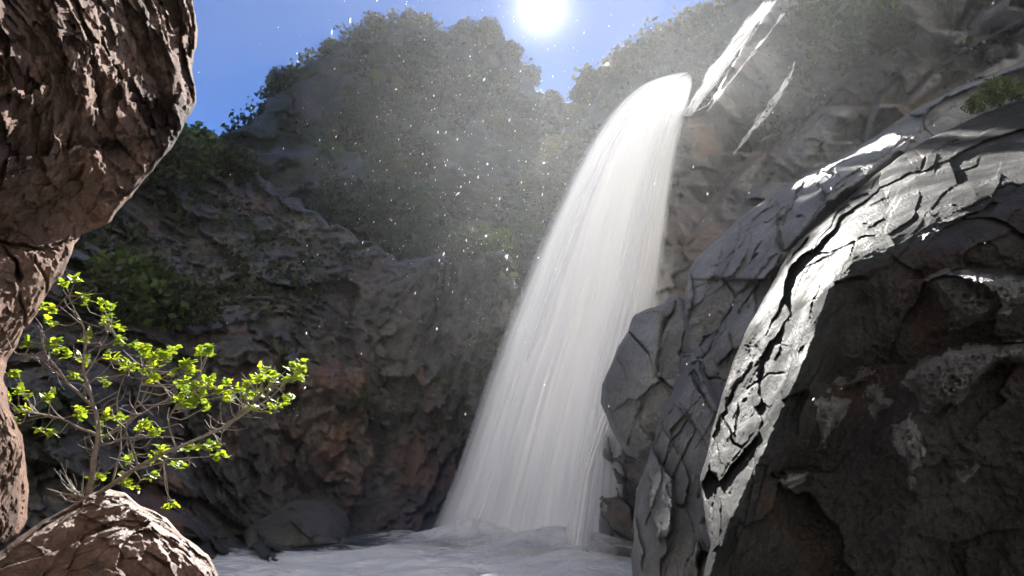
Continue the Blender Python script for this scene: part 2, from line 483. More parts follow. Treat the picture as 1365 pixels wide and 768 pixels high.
# far hill with the wooded dome skyline
H_out = [(150, 760), (150, 230), (235, 200), (262, 184), (300, 186), (322, 172), (342, 156), (352, 138), (372, 112), (395, 100), (430, 72), (455, 55), (482, 38), (505, 30), (545, 28),
         (575, 30), (598, 46), (612, 40), (640, 36), (662, 40), (678, 62), (695, 78), (706, 92), (713, 122), (733, 130), (748, 132), (775, 140), (820, 160), (860, 220), (860, 760)]
H_ctrl = ctrl_lines([(150, 230, 62), (235, 200, 68), (300, 186, 74)], [(342, 156, 82), (430, 72, 92), (520, 30, 100), (640, 36, 102), (706, 92, 104), (760, 135, 100), (860, 220, 90)],
                    [(150, 760, 34), (500, 760, 34), (860, 760, 34)], [(420, 160, 84), (520, 130, 86), (620, 120, 90)], [(350, 260, 70), (600, 250, 72)], [(200, 400, 50), (500, 400, 50), (860, 400, 52)], step=60)


def rel_hill(P, X, Y):
    a, e = facets(P * np.array([.12, .12, .06]), 21, 1.2, .8)
    b, e2 = facets(P * np.array([.35, .3, .22]), 25, 1.3, .9)
    return 3.4 * a + 2.4 * b + 4.5 * fbm(P * .08, 7, .62, seed=8)


hill, hill_P, hill_f = rock('hill', M_HILL, H_out, H_ctrl, step=4, relief=rel_hill, round_w=26, round_d=5, thick=10, edge_amp=13, seed=2, rings=3, smooth=False)
tag(hill, 'hazy wooded dome shaped hill against the sky', kind='structure')

# ridge behind the lip of the falls
K_out = [(735, 330), (742, 190), (757, 150), (772, 120), (785, 98), (803, 88), (822, 78), (840, 66), (858, 60), (866, 42), (905, 30), (945, 12), (985, -10), (1010, -40), (1120, -60), (1120, 700), (735, 700)]
K_ctrl = ctrl_lines([(742, 190, 56), (785, 98, 60), (858, 60, 62), (985, -10, 60), (1120, -60, 56)], [(735, 330, 45), (900, 330, 40), (1120, 330, 38)], [(735, 700, 24), (1120, 700, 22)], [(830, 150, 52), (1000, 120, 50)], step=50)


def rel_ridge(P, X, Y):
    a, e = facets(P * .17, 31, 1.2, .8)
    return 1.6 * a + 2.4 * fbm(P * .14, 6, .55, seed=9)


ridge, ridge_P, ridge_f = rock('cliff_ridge', M_HILL, K_out, K_ctrl, step=3, relief=rel_ridge, round_w=30, round_d=5, thick=10, edge_amp=5, seed=5, rings=3)
tag(ridge, 'scrubby ridge crest just behind the lip of the waterfall', 'cliff ridge')

# gorge wall behind the pool
G_out = [(-520, 800), (-520, 60), (-60, 150), (60, 190), (120, 215), (200, 195), (236, 192), (268, 196), (300, 205), (335, 225), (380, 262), (430, 290), (480, 315), (540, 356), (572, 345), (598, 334), (622, 325), (650, 318), (678, 320), (690, 360), (694, 440), (690, 540), (686, 600), (700, 670), (800, 690), (930, 700), (930, 800)]
G_ctrl = ctrl_lines([(-60, 190, 19), (120, 215, 24), (236, 192, 31), (300, 205, 34)], [(380, 262, 34), (480, 315, 33), (540, 356, 29), (598, 350, 25), (650, 320, 22.5), (690, 400, 20.6), (720, 560, 18.3), (930, 600, 17)],
                    [(-60, 500, 12), (60, 500, 13), (160, 480, 15), (260, 500, 18), (330, 450, 20)], [(-60, 700, 9), (120, 700, 10.5), (250, 690, 13), (330, 680, 17), (450, 680, 22), (560, 680, 21), (590, 690, 18.6), (700, 700, 17.5), (860, 720, 16), (930, 720, 15.5)],
                    [(380, 420, 22), (440, 520, 21.5), (520, 470, 25.5), (600, 470, 23.5), (570, 600, 22.5), (640, 450, 21.5)],
                    [(500, 640, 23), (520, 560, 25)], [(640, 560, 19.6)], [(-520, 60, 13), (-520, 500, 9), (-520, 800, 6)], [(-60, 800, 8), (930, 800, 15), (450, 800, 17)], step=45)


def rel_gorge(P, X, Y):
    q = P + .5 * np.stack([fbm(P * .6, 4, .6, seed=241), fbm(P * .6, 4, .6, seed=244), fbm(P * .6, 4, .6, seed=247)], 1)
    a, e = facets(q * np.array([.42, .25, .26]), 41, 1.4, 1.0)
    b, e2 = facets(q * np.array([1.2, .7, .9]), 45, 1.3, .8)
    c, e3 = facets(q * np.array([3.0, 1.8, 2.4]), 49, 1.2, .8)
    return .9 * a + .42 * b + .26 * c + .8 * fbm(P * np.array([.5, .3, .42]), 7, .62, seed=13) + .2 * fbm(P * 2.2, 5, .68, seed=17)


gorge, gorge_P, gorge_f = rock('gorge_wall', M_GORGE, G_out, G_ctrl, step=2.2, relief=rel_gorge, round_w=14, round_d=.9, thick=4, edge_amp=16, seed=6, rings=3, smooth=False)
tag(gorge, 'shaded gorge wall of dark rock with reddish patches behind the pool', 'cliff')

# ------------------------------------------------------------------ left overhang
L_out = [(-420, -160), (258, -120), (256, 0), (262, 30), (263, 62), (258, 72), (257, 95), (259, 112), (261, 138), (255, 150), (246, 163), (238, 182), (228, 198), (214, 212), (204, 228), (190, 242), (175, 262),
         (158, 280), (146, 297), (130, 306), (108, 314), (98, 326), (93, 345), (84, 366), (70, 380), (62, 395), (50, 418), (30, 440), (22, 462), (8, 482), (6, 505), (14, 545), (30, 580), (34, 620), (38, 655), (37, 692), (26, 712), (0, 728), (-140, 760), (-420, 800)]
L_ctrl = ctrl_lines([(-140, -120, 2.6), (0, -120, 3.2), (120, -120, 4.1), (258, -120, 5.4)], [(-140, 60, 2.2), (0, 60, 2.9), (60, 60, 3.3), (120, 60, 3.9), (190, 60, 4.7), (240, 60, 5.5), (262, 60, 6.0)],
                    [(-140, 160, 2.3), (0, 160, 3.0), (60, 170, 3.6), (130, 170, 4.3), (190, 170, 4.9), (245, 150, 5.6)], [(0, 250, 3.5), (70, 250, 4.1), (130, 250, 4.6), (185, 240, 5.0)],
                    [(0, 318, 4.2), (60, 312, 4.45), (110, 305, 4.75)], [(0, 345, 3.85), (45, 340, 4.0), (90, 335, 4.5)], [(0, 420, 3.8), (40, 420, 4.3)], [(-60, 420, 3.3), (-140, 420, 2.9)],
                    [(0, 480, 4.2), (8, 482, 4.4)], [(-140, 600, 2.8), (0, 600, 3.75), (34, 620, 4.4)], [(0, 700, 3.7), (34, 690, 4.3)], [(-140, 760, 2.7)], [(-420, -160, 2.0), (-420, 160, 1.9), (-420, 420, 2.2), (-420, 800, 2.2)], step=40)


def rel_left(P, X, Y):
    q = P + .10 * np.stack([fbm(P * 3, 4, .6, seed=61), fbm(P * 3, 4, .6, seed=64), fbm(P * 3, 4, .6, seed=67)], 1)
    a, e = facets(q * np.array([1.9, .75, 2.4]), 51, 1.2, .8)
    b, e2 = facets(q * np.array([5.0, 2.0, 6.0]), 55, 1.2, .8)
    c, e3 = facets(q * np.array([13, 5.5, 15]), 58, 1.1, .7)
    amt = np.clip((340 - Y) / 150, .35, 1) * np.clip((340 - Y * .8 + X * .25) / 190, .3, 1)
    return amt * (.30 * a + .19 * b + .26 * (ridged(P * np.array([1.7, .8, 2.0]), 4, seed=14) - .6)) + (.3 + .7 * amt) * .07 * c + .05 * fbm(P * 9, 5, .65, seed=15)


overhang, _, _ = rock('overhanging_rock', M_LEFT, L_out, L_ctrl, step=1.6, relief=rel_left, round_w=16, round_d=.35, thick=2.2, edge_amp=3.2, seed=9, rings=6, shrink=.25, smooth=False,
                      cracks=[([(0, 325), (22, 352), (30, 400), (38, 440)], 4, .35), ([(45, 342), (62, 372), (60, 400)], 3, .3), ([(0, 320), (50, 334), (100, 318)], 4, .4), ([(0, 470), (30, 455)], 4, .3)])
tag(overhang, 'craggy red brown overhanging rock filling the upper left corner', 'rock')

# ------------------------------------------------------------------ right side: upper wall, middle blocks, buttress, columns, foreground slab
U_out = [(868, 420), (878, 330), (884, 260), (890, 215), (897, 180), (905, 150), (925, 148), (945, 140), (962, 112), (985, 72), (1010, 34), (1032, 2), (1050, -40), (1070, -80), (1400, -160), (1950, -200), (1950, 500), (1000, 800), (790, 800), (800, 560), (850, 470)]
U_ctrl = ctrl_lines([(912, 104, 17.3), (948, 58, 17.6), (1000, 2, 17.6), (1040, -80, 17)], [(886, 250, 16.9), (893, 190, 17.1)], [(868, 420, 16.4), (850, 470, 16), (800, 560, 15.2), (790, 800, 14)],
                    [(960, 130, 16.6), (1000, 60, 17)], [(960, 240, 15.6), (1020, 160, 15.8), (1070, 90, 16)], [(1000, 330, 14.2), (1080, 200, 13.6)], [(1130, 60, 14.6), (1250, 20, 13), (1380, 0, 11)],
                    [(1160, 160, 12.6), (1260, 120, 11.6)], [(1480, 60, 12), (1480, 500, 11.5)], [(1950, -200, 12.5), (1950, 500, 12)], [(1400, -160, 12.5)], [(1000, 800, 11.5)], [(930, 450, 14.5)], step=40)


def ledge(X, Y, pl, dep, w, side=1):
    """a step in the face along pl: everything on its upper side stands back by `dep`"""
    D, nx, ny = seg_dist(X, Y, pl)
    up = np.where(Y < ny, 1, -1) * side
    sd = D * up
    return dep * .5 * (1 + np.tanh(sd / w)) * np.exp(-np.clip(sd, 0, None) / (w * 9))


def ex_upper(X, Y, d):
    o = ledge(X, Y, [(1060, 245), (1100, 228), (1160, 190), (1200, 165), (1275, 115), (1330, 80)], 1.7, 4)
    o += ledge(X, Y, [(1150, 190), (1170, 130), (1200, 92)], 1.3, 4)
    o += ledge(X, Y, [(1035, 205), (1060, 175), (1092, 142)], 1.3, 4)
    o += ledge(X, Y, [(1290, 40), (1310, 15), (1340, 0)], 1.0, 5)
    o += ledge(X, Y, [(915, 330), (945, 285), (975, 240), (1010, 205)], 1.1, 4)
    o += ledge(X, Y, [(985, 275), (1020, 240), (1050, 180)], 1.0, 4)
    o += ledge(X, Y, [(1205, 140), (1240, 95), (1300, 60), (1365, 30)], 1.3, 5)
    o += ledge(X, Y, [(1080, 165), (1110, 120), (1150, 95)], 1.0, 4)
    return o


def rel_upper(P, X, Y):
    th = math.radians(-48)
    c, s = math.cos(th), math.sin(th)
    Q = np.stack([(P[:, 0] * c + P[:, 2] * s) * .22, P[:, 1] * .35, (-P[:, 0] * s + P[:, 2] * c) * .85], 1)
    a, e = facets(Q + .2 * fbm(P * .8, 4, .6, seed=71)[:, None], 72, 1.5, 1.0)
    b, e2 = facets(Q * 2.6 + .15 * fbm(P * 1.5, 3, seed=74)[:, None], 75, 1.2, .8)
    return .62 * a + .26 * b + .45 * fbm(Q * 1.6, 7, .62, seed=76) + .12 * fbm(P * 3, 5, .68, seed=77)


upper, upper_P, upper_f = rock('rock_cliff', M_UPPER, U_out, U_ctrl, step=2.4, relief=rel_upper, round_w=8, round_d=.12, thick=2.5, edge_amp=4, seed=12, rings=4, smooth=False, extra=ex_upper)
tag(upper, 'tall grey brown cliff face right of the falls with thin painted sun glints', 'cliff')

# middle fractured blocks
S_out = [(925, 860), (938, 768), (948, 728), (940, 690), (934, 640), (948, 580), (960, 535), (972, 498), (992, 445), (1010, 412), (1028, 380), (1050, 336), (1072, 312), (1095, 294), (1135, 260), (1165, 235), (1200, 208), (1235, 186), (1270, 171), (1310, 152), (1365, 130), (1480, 80), (1760, -30), (1760, 900), (925, 900)]
Mi_out = [(868, 620), (878, 560), (905, 500), (912, 450), (912, 400), (918, 362), (930, 342), (958, 318), (985, 292), (1012, 272), (1050, 246), (1090, 226), (1130, 205), (1180, 172), (1230, 140), (1275, 118), (1330, 95), (1480, 40), (1720, -70), (1720, 330), (1250, 420), (1100, 620), (1000, 800), (880, 800)]
Mi_ctrl = ctrl_lines([(912, 400, 9.6), (918, 362, 10.2), (985, 292, 11), (1050, 246, 11.4), (1130, 205, 11), (1230, 140, 10.6), (1330, 95, 10.7), (1480, 40, 11), (1720, -70, 11.4)],
                     [(935, 470, 8.5), (960, 400, 8.9), (1000, 340, 9.3), (1060, 280, 9.6), (1120, 240, 9.7)], [(1020, 400, 7.9), (1050, 340, 8.6), (1100, 290, 8.9), (1160, 240, 9.2), (1220, 205, 9.7), (1375, 130, 10.6)],
                     [(960, 560, 7.4), (1000, 470, 7.5)], [(1720, 330, 9), (1480, 330, 8), (1250, 420, 7.4), (1100, 620, 6.6), (1000, 800, 6), (880, 800, 7.2)], [(868, 620, 8.2)], step=30)


def rel_mid(P, X, Y):
    GR = [(905, 900), (955, 720), (1010, 560), (1075, 425), (1170, 310), (1290, 225), (1420, 160), (1560, 100)]
    D, nx, ny = seg_dist(X, Y, GR)
    u = nx * .66 - ny * .75 + 12 * fbm(np.c_[X / 45, Y / 45, X * 0], 3, seed=263)
    v = D + 9 * fbm(np.c_[X / 40, Y / 40, X * 0 + 5], 4, .6, seed=264)
    pl, je = facets(np.c_[u / 95, v / 42, X * 0 + .5], 265, .9, 1.0)
    pl2, je2 = facets(np.c_[u / 40, v / 20, X * 0 + .5], 269, .8, .8)
    return .48 * pl + .12 * pl2 + .14 * np.exp(-(je / .03) ** 2) + .08 * fbm(P * 1.3, 5, .55, seed=83) + .025 * fbm(P * 8, 5, .65, seed=84)


def ex_mid(X, Y, d):
    o = ledge(X, Y, [(1030, 372), (1055, 330), (1090, 290), (1140, 250), (1200, 205)], -.8, 5)
    o += ledge(X, Y, [(925, 472), (955, 438), (992, 418), (1025, 392)], .5, 4)
    return o


middle, _, _ = rock('fractured_rock', M_WET, Mi_out, Mi_ctrl, step=1.9, relief=rel_mid, round_w=16, round_d=.6, thick=3, edge_amp=3, seed=15, rings=4, extra=ex_mid, smooth=False, near=.92,
                    cracks=[([(918, 372), (935, 366), (965, 348), (985, 330)], 3, .4), ([(916, 415), (950, 392), (990, 362), (1012, 340)], 3, .4), ([(985, 330), (1000, 300), (1030, 275)], 3, .35),
                            ([(1005, 345), (1020, 310), (1045, 285), (1062, 262)], 3, .35), ([(950, 392), (958, 420)], 3, .3), ([(942, 516), (957, 552)], 4, .3)])
tag(middle, 'wet grey fractured rock in diagonal blocks above the rounded buttress', 'rock')

# rounded buttress the falls brush past
B_out = [(800, 537), (803, 512), (814, 486), (824, 462), (838, 440), (846, 420), (862, 412), (884, 406), (892, 396), (904, 394), (914, 402), (924, 420), (930, 480), (930, 540), (900, 575), (868, 606), (850, 612), (836, 606), (824, 588), (812, 565)]
B_ctrl = ctrl_lines([(800, 535, 9.3), (836, 438, 9.5), (884, 403, 9.6), (916, 402, 9.3)], [(836, 606, 8.9), (868, 606, 8.7)], [(850, 510, 8.6), (880, 470, 8.55)], [(905, 520, 8.3), (928, 480, 8.5)], [(845, 575, 8.5)], step=20)


def rel_butt(P, X, Y):
    a, e = facets(P * np.array([1.1, .8, .9]) + .1 * fbm(P, 3, seed=90)[:, None], 93, .7, .3)
    return .34 * a + .06 * fbm(P * 2.2, 5, .55, seed=91) + .025 * fbm(P * 9, 4, .6, seed=92)


butt, _, _ = rock('rock_buttress', M_WET, B_out, B_ctrl, step=1.6, relief=rel_butt, round_w=14, round_d=.45, thick=3.5, edge_amp=1.6, seed=17, rings=5, smooth=False, shrink=.2,
                  cracks=[([(841, 443), (863, 471), (874, 504), (899, 519)], 4, .5), ([(874, 504), (879, 471), (889, 428), (901, 403)], 4.5, .6), ([(874, 504), (851, 547), (838, 590)], 3.5, .35), ([(905, 470), (918, 440), (922, 410)], 4, .5)],
                  extra=lambda X, Y, d: .25 * (np.abs(X - 872 + (Y - 504) * .15) < 60) * np.tanh((X - 876 + (Y - 504) * .12) / 10) * np.clip((520 - Y) / 60, 0, 1))
tag(butt, 'smooth rounded grey rock buttress touching the right edge of the waterfall', 'rock')

# fluted columns under it
C_out = [(846, 830), (847, 770), (844, 700), (848, 655), (860, 625), (868, 598), (880, 568), (900, 532), (918, 498), (930, 480), (950, 520), (985, 590), (1010, 620), (1010, 830)]
C_ctrl = ctrl_lines([(846, 830, 7.2), (844, 700, 7.6), (868, 598, 7.9), (900, 532, 8.1), (930, 480, 8.2)], [(890, 830, 6.3), (890, 700, 6.7), (905, 600, 7.2), (935, 530, 7.5)], [(950, 830, 5.6), (945, 700, 6.0), (960, 600, 6.5)], [(1010, 830, 5.3), (1010, 620, 6.0)], step=30)


def rel_col(P, X, Y):
    u = (X - 900) * .94 + np.clip(640 - Y, 0, 999) * .50
    wv = u + 9 * fbm(np.c_[X * 0, Y / 60, X * 0 + 3], 4, .6, seed=94) + 7 * fbm(np.c_[X / 30, Y / 70, X * 0], 4, .6, seed=95)
    pl, je = facets(np.c_[wv / 30, Y / 170, X * 0 + .5], 98, 1.3, .8)
    pl2, je2 = facets(P * np.array([3.2, 3.2, 1.6]), 99, 1, .7)
    return .30 * pl + .06 * pl2 + .05 * np.exp(-(je / .04) ** 2) + .05 * fbm(P * np.array([3, 3, 1.2]), 5, .6, seed=96) + .03 * fbm(P * 10, 3, .6, seed=97)


col, _, _ = rock('fluted_rock', M_WET, C_out, C_ctrl, step=1.6, relief=rel_col, round_w=10, round_d=.3, thick=3, edge_amp=2.4, seed=19, rings=5, smooth=False, near=.86,
                 cracks=[([(868, 602), (881, 572), (901, 532), (927, 489)], 3, .25), ([(881, 638), (896, 592), (927, 547)], 3, .25), ([(894, 643), (916, 602), (942, 537)], 3, .25), ([(934, 663), (942, 618), (965, 557)], 3.5, .3),
                         ([(850, 650), (872, 600)], 2.5, .15), ([(889, 648), (899, 683), (889, 764)], 2.6, .2), ([(930, 560), (957, 590), (992, 602)], 3, .2), ([(848, 668), (862, 660)], 2, .12)])
tag(col, 'fluted grey rock column at the water between buttress and slab', 'rock')

# foreground slab with its dark face
EDGE = [(925, 900, 3.8), (945, 768, 4.0), (975, 690, 4.15), (1000, 640, 4.3), (1030, 575, 4.5), (1060, 510, 4.7), (1085, 450, 4.9), (1105, 385, 5.1), (1135, 352, 5.25), (1190, 318, 5.4), (1240, 286, 5.55), (1300, 258, 5.65), (1375, 230, 5.75), (1480, 205, 5.8), (1790, 150, 5.8)]
S_ctrl = ctrl_lines(EDGE, [(938, 740, 4.3), (934, 640, 5.3), (960, 535, 6.2), (992, 445, 6.6), (1028, 380, 7.1), (1095, 294, 7.7), (1200, 208, 8.9), (1310, 152, 10.0), (1480, 80, 11.0)],
                    [(985, 600, 5.0), (1030, 480, 5.6), (1060, 400, 5.9), (1120, 310, 6.5), (1220, 240, 7.3), (1330, 195, 7.9), (1480, 150, 8.4)],
                    [(1000, 900, 3.75), (1020, 768, 4.08), (1075, 640, 4.42), (1120, 500, 4.88), (1150, 400, 5.2)],
                    [(1200, 900, 3.6), (1200, 768, 3.75), (1200, 600, 4.1), (1210, 500, 4.4), (1220, 400, 4.85)], [(1375, 900, 3.3), (1375, 768, 3.45), (1375, 600, 3.75), (1375, 470, 4.0), (1375, 350, 4.6), (1375, 285, 5.15)], [(1480, 900, 3.1), (1480, 600, 3.5), (1480, 350, 4.2)], [(1760, -30, 11.4), (1760, 90, 8.4)], [(1760, 350, 4.0), (1760, 600, 3.2), (1760, 900, 2.9)], step=30)


LIT_LUMPS = [[(1202, 505), (1228, 484), (1262, 466), (1310, 462), (1375, 457), (1375, 482), (1330, 486), (1308, 505), (1285, 530), (1255, 544), (1228, 548), (1218, 520)],  # outlines of the ledges and lumps coloured paler as if lit
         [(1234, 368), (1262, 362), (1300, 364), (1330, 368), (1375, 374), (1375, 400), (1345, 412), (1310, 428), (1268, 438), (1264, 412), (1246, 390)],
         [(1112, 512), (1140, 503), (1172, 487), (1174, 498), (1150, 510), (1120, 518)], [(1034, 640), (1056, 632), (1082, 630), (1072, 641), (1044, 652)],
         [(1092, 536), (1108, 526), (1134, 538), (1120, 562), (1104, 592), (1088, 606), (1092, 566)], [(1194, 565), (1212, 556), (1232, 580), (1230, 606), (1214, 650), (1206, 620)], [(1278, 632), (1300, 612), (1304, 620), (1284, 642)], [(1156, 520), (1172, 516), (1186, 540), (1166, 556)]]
LIT_LUMPS_OUT = LIT_LUMPS


def ex_slab(X, Y, d):
    o = ledge(X, Y, [(1200, 498), (1235, 478), (1262, 464), (1310, 460), (1375, 456), (1480, 450)], .35, 3)
    o += ledge(X, Y, [(1238, 372), (1275, 360), (1310, 362), (1375, 372), (1480, 380)], .3, 3)
    o += ledge(X, Y, [(1112, 512), (1140, 504), (1172, 486)], .2, 2.5)
    o += ledge(X, Y, [(1020, 640), (1050, 632), (1078, 630)], .2, 2.5)
    # the lumpy patch under the ledge
    lump = np.exp(-(((X - 1260) / 60) ** 2 + ((Y - 500) / 30) ** 2)) * .16 + np.exp(-(((X - 1290) / 55) ** 2 + ((Y - 400) / 28) ** 2)) * .14
    lump += np.exp(-(((X - 1215) / 16) ** 2 + ((Y - 600) / 45) ** 2)) * .12 + np.exp(-(((X - 1085) / 22) ** 2 + ((Y - 560) / 70) ** 2)) * .10
    for pl in LIT_LUMPS_OUT:
        m = inside(X, Y, pl); D, _, _ = seg_dist(X, Y, pl, True)
        o = o - m * np.minimum(D / 10, 1) * (.07 + .10 * ridged(np.c_[X / 9, Y / 9, X * 0], 3, seed=128))
    e_ = np.array([e[:2] for e in EDGE]); D, nx, ny = seg_dist(X, Y, e_)
    fm = np.clip((D - 14) / 26, 0, 1) * ((X > nx - 1e-6) | (Y > ny))
    return (o - lump) * fm


_g = np.array([(905, 900), (955, 720), (1010, 560), (1075, 425), (1170, 310), (1290, 225), (1420, 160), (1560, 100)], float)
_t = np.linspace(0, 1, 60); _o = np.linspace(0, 1, len(_g))
GRAIN = np.stack([np.convolve(np.pad(np.interp(_t, _o, _g[:, k_]), 6, mode='edge'), np.ones(13) / 13, 'valid') for k_ in (0, 1)], 1)


def rel_slab(P, X, Y):
    e_ = np.array([e[:2] for e in EDGE])
    D, nx, ny = seg_dist(X, Y, e_)
    face = (X > nx - 1e-6) | (Y > ny)
    ff = np.clip(D / 34, 0, 1) * face
    grow = np.clip(D / 90, .12, 1)
    q = P + .15 * np.stack([fbm(P * 2, 4, .6, seed=161), fbm(P * 2, 4, .6, seed=164), fbm(P * 2, 4, .6, seed=167)], 1)
    a, e = facets(q * np.array([1.1, 1.1, .9]), 101, 1, .5)
    rough = .2 * a + .22 * fbm(P * np.array([1.6, 1.6, 1.2]), 7, .62, seed=107) + .12 * (ridged(P * 3.2, 5, seed=111) - .6) + .03 * fbm(P * 20, 3, .6, seed=112)
    # long plates running along the arris, split by joints
    Dg, gx_, gy_ = seg_dist(X, Y, GRAIN)
    u = gx_ * .62 - gy_ * .78 + 10 * fbm(np.c_[X / 40, Y / 40, X * 0], 3, seed=163)
    v = Dg * np.where(X > gx_, 1, -1) + 12 * fbm(np.c_[X / 60, Y / 60, X * 0 + 5], 4, .6, seed=164)
    pl, je = facets(np.c_[u / 130, v / 40, X * 0 + .5], 165, .9, .9)
    pl2, je2 = facets(np.c_[u / 60, v / 20, X * 0 + .5], 169, .6, .6)
    smooth = .17 * pl + .075 * pl2 + .05 * np.exp(-(je / .03) ** 2) * np.clip(.5 + vnoise(np.c_[X / 50, Y / 50, X * 0], 171), 0, 1) + .07 * fbm(P * np.array([1.2, .5, 1.0]), 5, .55, seed=108) + .032 * fbm(P * 9, 5, .68, seed=109) + .014 * fbm(P * 28, 3, .65, seed=110)
    rim = np.exp(-(D / 10) ** 2)
    return ff * rough * grow + (1 - ff) * smooth * (1 - .6 * rim) + .12 * face * np.clip(D / 14, 0, 1)


slab, _, _ = rock('rock_slab', M_SLAB, S_out, S_ctrl, step=1.5, relief=rel_slab, round_w=8, round_d=.25, thick=2.5, edge_amp=2, seed=21, rings=4, extra=ex_slab, smooth=False, near=.84,
                  cracks=[([(1133, 268), (1160, 260), (1190, 271), (1208, 275)], 2.6, .3), ([(1233, 211), (1226, 229), (1215, 255), (1210, 266)], 2.6, .25), ([(1149, 298), (1190, 300)], 2.4, .2),
                          ([(1077, 337), (1109, 335), (1146, 320), (1182, 308)], 3, .3), ([(1069, 357), (1091, 350), (1120, 331)], 2.6, .25), ([(1069, 361), (1084, 375), (1097, 388)], 1.8, .1), ([(1262, 189), (1292, 187), (1325, 186)], 2.4, .25),
                          ([(1033, 372), (1055, 346), (1077, 319)], 2.6, .3), ([(997, 519), (1024, 501), (1043, 498)], 3, .15), ([(965, 554), (977, 585), (992, 602)], 3, .3), ([(975, 660), (992, 620), (1012, 600)], 2.5, .2)])
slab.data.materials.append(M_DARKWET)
tag(slab, 'big foreground rock with a shiny wet slab and dark right face', 'rock')


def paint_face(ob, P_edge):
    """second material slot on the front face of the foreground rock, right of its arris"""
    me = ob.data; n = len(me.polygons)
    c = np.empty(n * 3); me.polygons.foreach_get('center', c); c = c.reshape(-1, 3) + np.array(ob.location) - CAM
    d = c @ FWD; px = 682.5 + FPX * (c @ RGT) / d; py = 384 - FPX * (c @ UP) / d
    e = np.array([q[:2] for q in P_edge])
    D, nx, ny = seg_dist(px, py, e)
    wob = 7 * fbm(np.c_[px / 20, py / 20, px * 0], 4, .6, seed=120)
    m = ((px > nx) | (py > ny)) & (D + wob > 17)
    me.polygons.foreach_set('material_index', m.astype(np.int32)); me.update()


slab.data.materials.append(M_LIT_LUMP)
def paint_lit_lumps(ob):  # puts the light on ledges and lumps into their colour
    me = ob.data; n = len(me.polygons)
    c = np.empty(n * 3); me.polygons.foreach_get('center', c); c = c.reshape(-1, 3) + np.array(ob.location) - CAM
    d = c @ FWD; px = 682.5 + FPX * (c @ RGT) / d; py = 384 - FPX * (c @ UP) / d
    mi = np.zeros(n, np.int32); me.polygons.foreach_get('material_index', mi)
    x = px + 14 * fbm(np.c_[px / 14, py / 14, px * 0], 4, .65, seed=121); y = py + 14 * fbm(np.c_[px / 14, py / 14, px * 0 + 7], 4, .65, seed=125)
    for pl in LIT_LUMPS:
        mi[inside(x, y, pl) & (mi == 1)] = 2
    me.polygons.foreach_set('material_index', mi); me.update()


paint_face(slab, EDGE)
paint_lit_lumps(slab)

# ------------------------------------------------------------------ boulders by the pool
Bo_out = [(-60, 900), (-60, 770), (0, 735), (30, 712), (62, 690), (90, 676), (118, 660), (142, 651), (165, 656), (188, 676), (205, 682), (222, 690), (243, 714), (262, 728), (278, 741), (286, 754), (300, 790), (310, 900)]
Bo_ctrl = ctrl_lines([(-60, 770, 3.6), (0, 735, 3.75), (90, 676, 4.15), (142, 651, 4.4), (188, 676, 4.35), (243, 714, 4.3), (286, 754, 4.3)], [(-60, 900, 3.1), (60, 900, 3.3), (200, 900, 3.6), (310, 900, 4.1)],
                     [(20, 768, 3.55), (80, 740, 3.7), (120, 712, 3.85), (150, 690, 4.05)], [(120, 768, 3.55), (160, 720, 3.75), (200, 705, 3.95), (240, 740, 3.95), (270, 768, 4.0)], step=22)


def rel_bould(P, X, Y):
    a, e = facets(P * 3.2, 131, 1, .5); b, e2 = facets(P * 9, 134, 1, .6)
    wet = np.clip((X - 90) / 60, 0, 1)
    return .14 * a + .04 * b * (.3 + wet) + .05 * fbm(P * 5, 5, .6, seed=136) + wet * .02 * fbm(P * 26, 3, .6, seed=137)


bould, _, _ = rock('boulder', M_BOULDER, Bo_out, Bo_ctrl, step=1.4, relief=rel_bould, round_w=14, round_d=.3, thick=1.6, edge_amp=2, seed=23, rings=5, shrink=.25, smooth=False,
                   cracks=[([(90, 760), (110, 715), (150, 700), (195, 703)], 3, .12), ([(60, 768), (85, 735)], 3, .1)])
tag(bould, 'red brown boulder under the fig tree with wet right side', 'boulder')

Ro_out = [(322, 712), (330, 702), (352, 690), (375, 676), (395, 667), (420, 665), (445, 672), (462, 684), (468, 700), (455, 730), (330, 735)]
Ro_ctrl = ctrl_lines([(322, 712, 15.6), (395, 667, 17.2), (468, 700, 17.5)], [(340, 735, 14.8), (400, 735, 14.9), (455, 730, 15.4)], [(390, 695, 15.4), (440, 700, 16)])


def rel_rock2(P, X, Y):
    a, e = facets(P * 1.4, 141, 1, .5)
    return .14 * a + .1 * fbm(P * 2.4, 5, .6, seed=143)


rock2, _, _ = rock('low_rock', M_GORGE, Ro_out, Ro_ctrl, step=1.4, relief=rel_rock2, round_w=10, round_d=.5, thick=1.5, edge_amp=2, seed=25, rings=4, shrink=.2)
tag(rock2, 'low dark wedge of rock at the far edge of the pool', 'rock')

